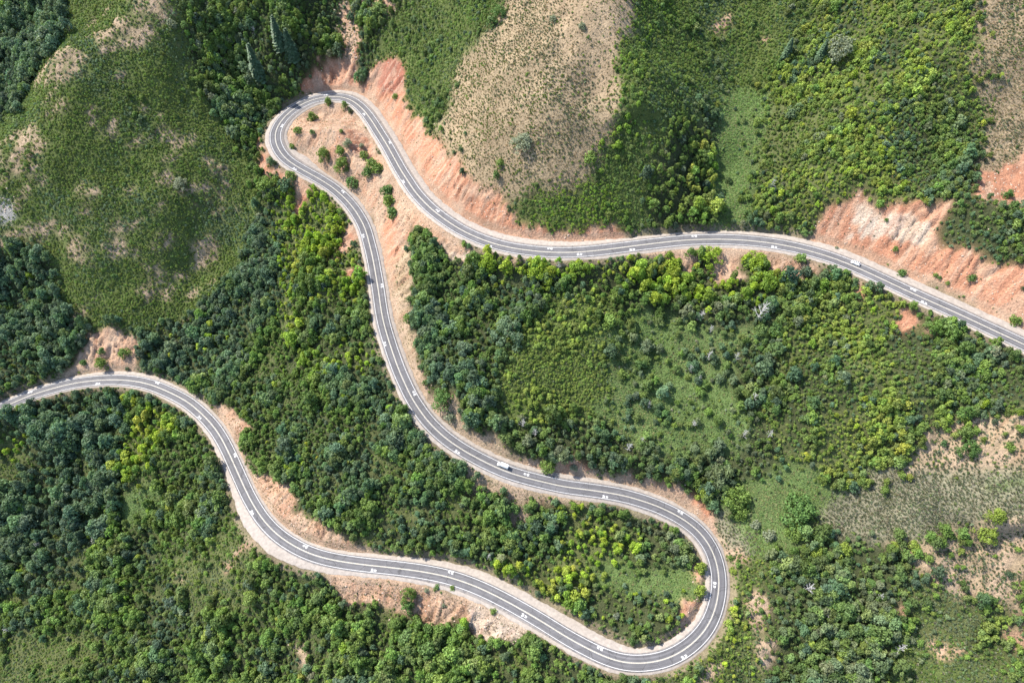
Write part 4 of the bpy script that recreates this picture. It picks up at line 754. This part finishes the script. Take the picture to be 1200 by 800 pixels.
# bleached dead trees
def dead_mesh(seed):
    rng = np.random.default_rng(seed); Vs, Fs, o = [], [], 0
    def add(path, rad, s=5):
        nonlocal o
        v, f = tube(path, rad, s); Vs.append(v); Fs.append(f + o); o += len(v)
    tw = rng.uniform(-0.12, 0.12, 2)
    add([(0, 0, -0.1), (tw[0] * 0.4, tw[1] * 0.4, 0.35), (tw[0], tw[1], 0.7), (tw[0] * 1.4, tw[1] * 1.1, 1.0)], [0.026, 0.021, 0.013, 0.004], 6)
    for k in range(18):
        a = 2.4 * k + rng.uniform(-0.4, 0.4); z0 = 0.2 + 0.75 * k / 18; L_ = (0.26 - 0.16 * k / 18) * rng.uniform(0.6, 1.3); e = rng.uniform(0.5, 1.3)
        x0, y0 = tw[0] * z0, tw[1] * z0; m = (x0 + math.cos(a) * L_ * 0.55, y0 + math.sin(a) * L_ * 0.55, z0 + L_ * e * 0.5); t = (x0 + math.cos(a) * L_, y0 + math.sin(a) * L_, z0 + L_ * e)
        add([(x0, y0, z0), m, t], [0.011, 0.008, 0.003], 4)
        for w_ in range(3):
            b = a + rng.uniform(-1.1, 1.1); l2 = L_ * 0.5
            add([m, (m[0] + math.cos(b) * l2, m[1] + math.sin(b) * l2, m[2] + l2 * rng.uniform(0.1, 0.7))], [0.006, 0.002], 4)
    return mesh_np('trunk', np.concatenate(Vs), np.concatenate(Fs), MAT['dead'], True)
DEADM = [dead_mesh(s_) for s_ in range(4)]
DEAD = [(886,376,17,'tallest bleached dead tree below the upper road'),(655,316,6.5,'bleached dead trunk beside the wide lime tree'),(828,422,9,'white dead tree in the middle of the basin meadow'),(817,450,7,'dead tree at the lower rim of the basin meadow'),(808,436,7.5,'thin dead tree left in the basin meadow'),(862,423,7,'pale dead tree right of the basin meadow'),(880,470,9,'large dead tree in the grey oaks right of the basin'),(735,528,8,'dead tree in the oaks above the hairpin verge'),(752,520,7,'thin dead tree near the hairpin verge oaks'),(870,512,7,'left one of two dead trees over the hairpin oaks'),(900,512,8,'right one of two dead trees over the hairpin oaks'),(810,500,7,'dead tree with a long shadow below the basin meadow'),(760,478,6,'small dead tree at the left of the basin meadow'),(818,375,9,'silver dead tree in the grey thicket'),(832,390,7,'broken dead tree beneath the grey thicket'),(944,690,10,'wide white dead tree in the bottom right wood'),(1050,762,9,'dead tree at the right rim of the bottom right wood'),(966,722,6,'small dead tree in the bottom right wood'),(1028,702,7,'dead tree among the upper grey oaks at bottom right'),(904,222,8,'pale dead tree in the oaks above the upper road'),(612,500,8,'silvery dead tree in the thicket above the van'),(628,510,8,'grey dead tree in the thicket above the van'),(573,655,7,'dead tree beside the lower leg wood'),(115,637,8,'pale dead tree deep in the lower left wood'),(48,640,7,'dead tree far left in the lower left wood'),(108,598,7,'dead tree left of the small clearing'),(12,740,8,'dead tree in the bottom left corner wood'),(299,42,7,'silvery dead tree in the upper gully wood'),(1042,722,6,'leaning dead tree at the bottom right wood rim')]
for k, (px, py, h, lab) in enumerate(DEAD):
    q = near(px, py); o = empty('dead_tree', (q[0], q[1], q[2] - 0.1), k * 1.3); o.scale = (h, h, h * 0.95); tag(o, lab, 'tree', 'bleached dead trees')
    link('trunk', DEADM[k % 4], o)

# ------------------------------------------------------------------ counted trees become objects, the rest one mass per kind
ADJ = {'oak': ('oak_tree', 'broad oak crown', 'tree'), 'maple': ('maple_tree', 'bright green tree', 'tree'), 'scruboak': ('scrub_oak', 'low rounded scrub oak', 'tree')}
def mass(name, kind, rows, label, cat=None):
    """all remaining plants of a kind as ONE object: points carrying the shared shapes"""
    n_ = len(rows); P = np.array([r_[:3] for r_ in rows], np.float32)
    me = bpy.data.meshes.new(name); me.vertices.add(n_); me.vertices.foreach_set('co', P.ravel())
    def attr(nm, typ, arr, key):
        a = me.attributes.new(nm, typ, 'POINT'); a.data.foreach_set(key, np.ascontiguousarray(arr).ravel())
    attr('tint', 'FLOAT_VECTOR', np.array([r_[6] for r_ in rows], np.float32), 'vector')
    attr('scl', 'FLOAT_VECTOR', np.array([(r_[3], r_[3] * r_[11], r_[4]) for r_ in rows], np.float32), 'vector')
    attr('rot', 'FLOAT_VECTOR', np.array([(0, 0, r_[5]) for r_ in rows], np.float32), 'vector')
    attr('idx', 'INT', (np.arange(n_) * 7919 % len(PROTO[kind])).astype(np.int32), 'value')
    o = link(name, me); tag(o, label, cat, kind='stuff')
    ng = bpy.data.node_groups.new(name + '_nodes', 'GeometryNodeTree')
    ng.interface.new_socket('Geometry', in_out='INPUT', socket_type='NodeSocketGeometry'); ng.interface.new_socket('Geometry', in_out='OUTPUT', socket_type='NodeSocketGeometry')
    gi = ng.nodes.new('NodeGroupInput'); go = ng.nodes.new('NodeGroupOutput'); iop = ng.nodes.new('GeometryNodeInstanceOnPoints'); gti = ng.nodes.new('GeometryNodeGeometryToInstance')
    for c, t in PROTO[kind]:
        po = bpy.data.objects.new(name + '_shape', joined(name + '_shape', c, t) if t else c)
        oi = ng.nodes.new('GeometryNodeObjectInfo'); oi.inputs['Object'].default_value = po
        ng.links.new(oi.outputs['Geometry'], gti.inputs[0])
    def named(nm, typ):
        n1 = ng.nodes.new('GeometryNodeInputNamedAttribute'); n1.data_type = typ; n1.inputs['Name'].default_value = nm; return n1.outputs[0]
    ng.links.new(gi.outputs[0], iop.inputs['Points']); ng.links.new(gti.outputs[0], iop.inputs['Instance'])
    iop.inputs['Pick Instance'].default_value = True
    ng.links.new(named('idx', 'INT'), iop.inputs['Instance Index']); ng.links.new(named('rot', 'FLOAT_VECTOR'), iop.inputs['Rotation']); ng.links.new(named('scl', 'FLOAT_VECTOR'), iop.inputs['Scale'])
    ng.links.new(iop.outputs[0], go.inputs[0])
    md = o.modifiers.new('plants', 'NODES'); md.node_group = ng
    return o
def tone(t):
    return 'lime green' if t[0] > 0.10 and t[2] < 0.035 else 'greyish' if t[2] > 0.055 else 'dark green' if t[1] < 0.08 else 'mid green'
LMK = [(118,415,'bare alcove'),(40,465,'leftmost stretch of road'),(180,455,'lower road bend'),(165,595,'small clearing in the wood'),(300,625,'wide gravel turnout'),(250,680,'open scrub slope'),(355,775,'earth scar'),(480,700,'tall clump on the tan bank'),(580,730,'pale stony bank'),(600,710,'lower road leg'),(750,775,'lower hairpin'),(845,690,'hairpin outer bend'),(765,680,'meadow inside the hairpin'),(700,580,'middle road'),(588,545,'white van'),(520,463,'large dark verge bush'),(448,350,'straight middle road'),(350,235,'red slope under the loop'),(318,155,'left bend of the loop'),(390,112,'loop head'),(345,50,'conifer pair'),(405,45,'dirt wash'),(455,95,'deep red cut'),(600,285,'upper road curve'),(655,312,'bleached dead trunk'),(835,300,'bare strip under the road'),(886,360,'tallest bleached dead tree'),(1003,308,'white car'),(1040,265,'pale earth terrace'),(1150,330,'rilled red bank'),(1066,374,'small red earth patches'),(780,440,'basin meadow'),(860,190,'grassy gully'),(845,28,'small bare patch, top'),(983,57,'large silvery shrub'),(640,120,'dry tan hill'),(1180,100,'dry slope, top right'),(1130,525,'stony tan slope'),(1080,590,'sage flat'),(930,595,'grassy slope'),(945,690,'wide white dead tree'),(1090,775,'corner meadow'),(1150,660,'dry wash'),(30,60,'left end of the ridge'),(60,80,'ridge'),(150,180,'scrubby left hill'),(650,440,'yellowish scrub slope'),(20,360,'left picture edge'),(40,560,'left picture edge'),(30,700,'bottom left corner'),(180,780,'bottom picture edge'),(1100,440,'right slope of oaks'),(1000,480,'yellow oak slope'),(260,400,'dark gully'),(380,520,'wood between the roads'),(500,610,'wood between the roads'),(560,400,'wood under the curve'),(1050,150,'upper right oak slope')]
def place(u, v):
    lx, ly, nm_ = min(LMK, key=lambda l: (l[0] - u) ** 2 + (l[1] - v) ** 2); dx, dy = u - lx, v - ly
    if math.hypot(dx, dy) < 22: return 'close to the ' + nm_
    a = math.degrees(math.atan2(-dy, dx)) % 360
    return ('right of', 'above and right of', 'above', 'above and left of', 'left of', 'below and left of', 'below', 'below and right of')[int((a + 22.5) // 45) % 8] + ' the ' + nm_
for kind, (nm, adj, cat) in ADJ.items():
    rows = PTS[kind]
    order = sorted(range(len(rows)), key=lambda q: -(rows[q][10] if (6 < rows[q][8] < 1194 and 8 < rows[q][9] < 796) else 0))
    pick = set(order[:300])
    med = sorted(rows[q][10] for q in order[:300]); big = med[200]
    for q in order[:300]:
        x, y, z_, r, h, rz, tint, zi, u, v, s_, asp = rows[q]; where = place(u, v)
        c, t = PROTO[kind][q * 7919 % len(PROTO[kind])]
        o = empty(nm, (x, y, z_ - 0.05), rz); o.scale = (r, r * asp, h)
        tn = tone(tint); ad = {'oak': 'oak tree', 'maple': 'leafy tree', 'scruboak': 'low scrub oak'}[kind]; tn = ('big ' if s_ > big else '') + tn
        tag(o, f'{tn} {ad} {where}', cat, f'{tn} {ad}s {where}')
        cr = link('crown', c, o); cr['tint'] = [float(a) for a in tint]; link('trunk', t, o)
    mass(nm + '_wood', kind, [rows[q] for q in range(len(rows)) if q not in pick], {'oak': 'mass of smaller oaks making up the woods', 'maple': 'mass of smaller bright green trees in the woods', 'scruboak': 'mass of low scrub oaks covering the slopes'}[kind], 'wood')
mass('scrub_cover', 'clump', PTS['clump'], 'knee high green scrub and herbs covering the slopes', 'scrub')
mass('sagebrush_cover', 'sage', PTS['sage'], 'grey green sagebrush on the dry slopes', 'sagebrush')
mass('dry_grass', 'tuft', PTS['tuft'], 'straw coloured grass tufts on the dry slopes', 'grass')
print('plants', {k: len(v) for k, v in PTS.items()})

# ------------------------------------------------------------------ vehicles
MAT['paint'] = simple('white_car_paint', (0.62, 0.62, 0.61), 0.3, spec=0.5, var=0.04)
MAT['glass'] = simple('dark_window_glass', (0.015, 0.017, 0.02), 0.08, spec=0.6)
MAT['rubber'] = simple('tyre_rubber', (0.02, 0.02, 0.02), 0.85)
MAT['rim'] = simple('alloy_rim', (0.35, 0.35, 0.36), 0.35, 0.9)
MAT['lamp'] = simple('clear_lamp_glass', (0.55, 0.55, 0.55), 0.15)
MAT['tail'] = simple('red_lamp_glass', (0.30, 0.015, 0.012), 0.2)
MAT['trim'] = simple('dark_plastic_trim', (0.03, 0.03, 0.032), 0.6)
def loft(name, secs, mat, parent, bevel=0.05):
    """secs: (x, z0, z1, half width at the bottom, half width at the top) from front to back"""
    bm = bmesh.new(); rings = []
    for x, z0, z1, w0, w1 in secs:
        zm = z0 + (z1 - z0) * 0.55; wm = max(w0, w1)
        rings.append([bm.verts.new(p) for p in ((x, -w0 * 0.94, z0), (x, -wm, zm), (x, -w1, z1 - 0.03), (x, -w1 * 0.86, z1), (x, w1 * 0.86, z1), (x, w1, z1 - 0.03), (x, wm, zm), (x, w0 * 0.94, z0))])
    for a, b in zip(rings, rings[1:]):
        for k in range(8): bm.faces.new((a[k], a[(k + 1) % 8], b[(k + 1) % 8], b[k]))
    bm.faces.new(rings[0][::-1]); bm.faces.new(rings[-1])
    bmesh.ops.recalc_face_normals(bm, faces=bm.faces[:]); bmesh.ops.bevel(bm, geom=[e for e in bm.edges if e.calc_face_angle(0) > 0.7], offset=bevel, segments=2, affect='EDGES')
    me = bpy.data.meshes.new(name); bm.to_mesh(me); bm.free(); me.materials.append(mat)
    for p in me.polygons: p.use_smooth = True
    return link(name, me, parent)
def panel(name, pts, mat, parent, thick=0.02):
    bm = bmesh.new(); vs = [bm.verts.new(p) for p in pts]; f = bm.faces.new(vs); f.normal_update()
    r_ = bmesh.ops.extrude_face_region(bm, geom=[f]); bmesh.ops.translate(bm, verts=[v for v in r_['geom'] if isinstance(v, bmesh.types.BMVert)], vec=f.normal * thick)
    bmesh.ops.recalc_face_normals(bm, faces=bm.faces[:]); me = bpy.data.meshes.new(name); bm.to_mesh(me); bm.free(); me.materials.append(mat); return link(name, me, parent)
def cyl(name, c, r, w, mat, parent, n=18):
    bm = bmesh.new(); bmesh.ops.create_cone(bm, cap_ends=True, segments=n, radius1=r, radius2=r, depth=w, matrix=Matrix.Translation(c) @ Matrix.Rotation(math.pi / 2, 4, 'X'))
    bmesh.ops.bevel(bm, geom=[e for e in bm.edges if e.calc_face_angle(0) > 1.0], offset=min(r, w) * 0.15, segments=2, affect='EDGES')
    me = bpy.data.meshes.new(name); bm.to_mesh(me); bm.free(); me.materials.append(mat); return link(name, me, parent)
def wheels(root, xs, y, r):
    for x in xs:
        for s_ in (-1, 1):
            w_ = cyl('tyre', Vector((x, s_ * y, r)), r, 0.23, MAT['rubber'], root); w_.name = 'wheel'
            cyl('rim', Vector((x, s_ * (y + 0.06), r)), r * 0.62, 0.16, MAT['rim'], w_)
def put(root, px, py):
    k, l = road_point(px, py); dr = 1 if l < 0 else -1; l = math.copysign(max(1.5, min(2.0, abs(l))), l)
    g = (R[k + 3, 2] - R[k - 3, 2]) / 6.0; t = Vector(T[k]) * dr; t.z = g * dr; t.normalize()     # traffic keeps right
    yv = Vector((0, 0, 1)).cross(t).normalized(); up = t.cross(yv)
    m = Matrix((t, yv, up)).transposed().to_4x4(); m.translation = Vector(R[k] + NL[k] * l) + Vector((0, 0, 0.032)); root.matrix_world = m
car = empty('parked_car', (0, 0, 0)); car.name = 'car'
tag(car, 'white hatchback with dark glass roof on the upper road below the red bank', 'car')
loft('body', [(2.28, 0.30, 0.62, 0.72, 0.66), (2.1, 0.22, 0.78, 0.88, 0.80), (1.1, 0.2, 0.98, 0.92, 0.84), (0.2, 0.2, 1.02, 0.92, 0.88), (-1.5, 0.2, 1.04, 0.92, 0.88), (-2.1, 0.24, 1.0, 0.9, 0.84), (-2.3, 0.34, 0.86, 0.8, 0.74)], MAT['paint'], car)
cab = loft('cabin', [(1.15, 0.95, 0.99, 0.80, 0.78), (0.35, 0.95, 1.50, 0.82, 0.66), (-0.4, 0.95, 1.58, 0.82, 0.68), (-1.5, 0.95, 1.54, 0.82, 0.66), (-2.1, 0.95, 1.05, 0.78, 0.74)], MAT['paint'], car)
panel('windshield', [(1.10, -0.66, 1.03), (1.10, 0.66, 1.03), (0.42, 0.56, 1.49), (0.42, -0.56, 1.49)], MAT['glass'], car)
panel('rear_window', [(-2.02, 0.62, 1.12), (-2.02, -0.62, 1.12), (-1.6, -0.54, 1.49), (-1.6, 0.54, 1.49)], MAT['glass'], car)
panel('roof_glass', [(0.25, -0.46, 1.565), (0.25, 0.46, 1.565), (-1.25, 0.46, 1.585), (-1.25, -0.46, 1.585)], MAT['glass'], car, 0.015)
for s_ in (-1, 1):
    for xa, xb in ((0.5, -0.35), (-0.45, -1.45)):
        panel('side_window', [(xa + 0.15 * (xa > 0), s_ * 0.835, 1.08), (xb, s_ * 0.835, 1.08), (xb + 0.05, s_ * 0.70, 1.46), (xa - 0.1, s_ * 0.70, 1.46)], MAT['glass'], car)
    panel('headlight', [(2.17, s_ * 0.45, 0.62), (2.08, s_ * 0.82, 0.64), (2.0, s_ * 0.8, 0.80), (2.12, s_ * 0.45, 0.76)], MAT['lamp'], car, 0.04)
    panel('taillight', [(-2.24, s_ * 0.5, 0.72), (-2.14, s_ * 0.86, 0.74), (-2.12, s_ * 0.84, 0.98), (-2.2, s_ * 0.5, 0.92)], MAT['tail'], car, 0.04)
    loft('wing_mirror', [(0.82, 1.0, 1.14, 0.08, 0.08), (0.62, 1.0, 1.16, 0.08, 0.08)], MAT['paint'], car, 0.02).location = (0, s_ * 0.98, 0)
wheels(car, (1.38, -1.36), 0.80, 0.33); put(car, 1003, 308.5)
van = empty('van', (0, 0, 0)); tag(van, 'white high roof van driving on the middle road', 'van')
loft('body', [(2.95, 0.35, 0.85, 0.82, 0.72), (2.7, 0.26, 1.12, 0.96, 0.86), (2.05, 0.26, 1.32, 1.0, 0.9), (1.2, 0.26, 2.45, 1.0, 0.84), (0.7, 0.26, 2.62, 1.0, 0.86), (-2.8, 0.26, 2.60, 1.0, 0.86), (-2.98, 0.3, 2.45, 0.98, 0.82)], MAT['paint'], van, 0.06)
panel('windshield', [(2.02, -0.78, 1.40), (2.02, 0.78, 1.40), (1.34, 0.70, 2.30), (1.34, -0.70, 2.30)], MAT['glass'], van)
panel('rear_window', [(-2.99, 0.66, 1.5), (-2.99, -0.66, 1.5), (-2.975, -0.64, 2.2), (-2.975, 0.64, 2.2)], MAT['glass'], van, 0.025)
panel('rear_bumper', [(-2.97, 0.9, 0.32), (-2.97, -0.9, 0.32), (-2.99, -0.9, 0.62), (-2.99, 0.9, 0.62)], MAT['trim'], van, 0.12)
rv = loft('roof_vent', [(0.9, 2.60, 2.74, 0.24, 0.2), (0.3, 2.60, 2.76, 0.24, 0.2)], MAT['trim'], van, 0.03)
for s_ in (-1, 1):
    panel('side_window', [(1.75, s_ * 1.0, 1.38), (0.95, s_ * 1.0, 1.38), (0.95, s_ * 0.93, 2.1), (1.4, s_ * 0.93, 2.1)], MAT['glass'], van)
    panel('headlight', [(2.86, s_ * 0.5, 0.85), (2.7, s_ * 0.93, 0.88), (2.6, s_ * 0.9, 1.12), (2.78, s_ * 0.5, 1.05)], MAT['lamp'], van, 0.04)
    panel('taillight', [(-2.98, s_ * 0.78, 0.8), (-2.98, s_ * 0.95, 0.8), (-2.97, s_ * 0.93, 1.4), (-2.97, s_ * 0.78, 1.4)], MAT['tail'], van, 0.04)
    loft('wing_mirror', [(1.85, 1.35, 1.7, 0.1, 0.1), (1.7, 1.35, 1.7, 0.1, 0.1)], MAT['trim'], van, 0.02).location = (0, s_ * 1.12, 0)
wheels(van, (1.95, -1.9), 0.88, 0.36); put(van, 588.5, 545.5)

# ------------------------------------------------------------------ stones
def stone_mesh(seed):
    rng = np.random.default_rng(seed); bm = bmesh.new(); bmesh.ops.create_icosphere(bm, subdivisions=2, radius=1.0)
    for v in bm.verts:
        d = v.co.normalized(); f = 0.72 + 0.5 * float(vnoise(d.x * 1.4 + seed, d.y * 1.4 + d.z * 1.1, seed)); v.co = d * f
    for q in range(5):
        nrm = Vector(rng.normal(size=3)).normalized(); bmesh.ops.bisect_plane(bm, geom=bm.verts[:] + bm.edges[:] + bm.faces[:], plane_co=nrm * 0.74, plane_no=nrm, clear_outer=True)
        bmesh.ops.holes_fill(bm, edges=[e for e in bm.edges if e.is_boundary])
    bmesh.ops.triangulate(bm, faces=bm.faces[:])
    me = bpy.data.meshes.new('stone'); bm.to_mesh(me); bm.free(); me.materials.append(MAT['stone']); return me
PROTO['stone'] = [(stone_mesh(s_), None) for s_ in range(4)]; PTS['stone'] = []
scatter(['low_cut', 'pale_bank', 'tan_bank', 'right_bank', 'red_cut', 'spur', 'spur_red', 'pin_bare', 'wash', 'red_hollow', 'low_bare', 'cut_deep'], 'stone', 1.6, 0.15, 0.55, [(0.3, 0.2, 0.15)], 0.30, 0.7)
scatter(['pale_bank', 'grey_rock', 'wash'], 'stone', 1.3, 0.2, 0.8, [(0.3, 0.2, 0.15)], 0.45, 0.7)
mass('loose_stones', 'stone', PTS['stone'], 'loose stones lying on the bare banks', 'stones')
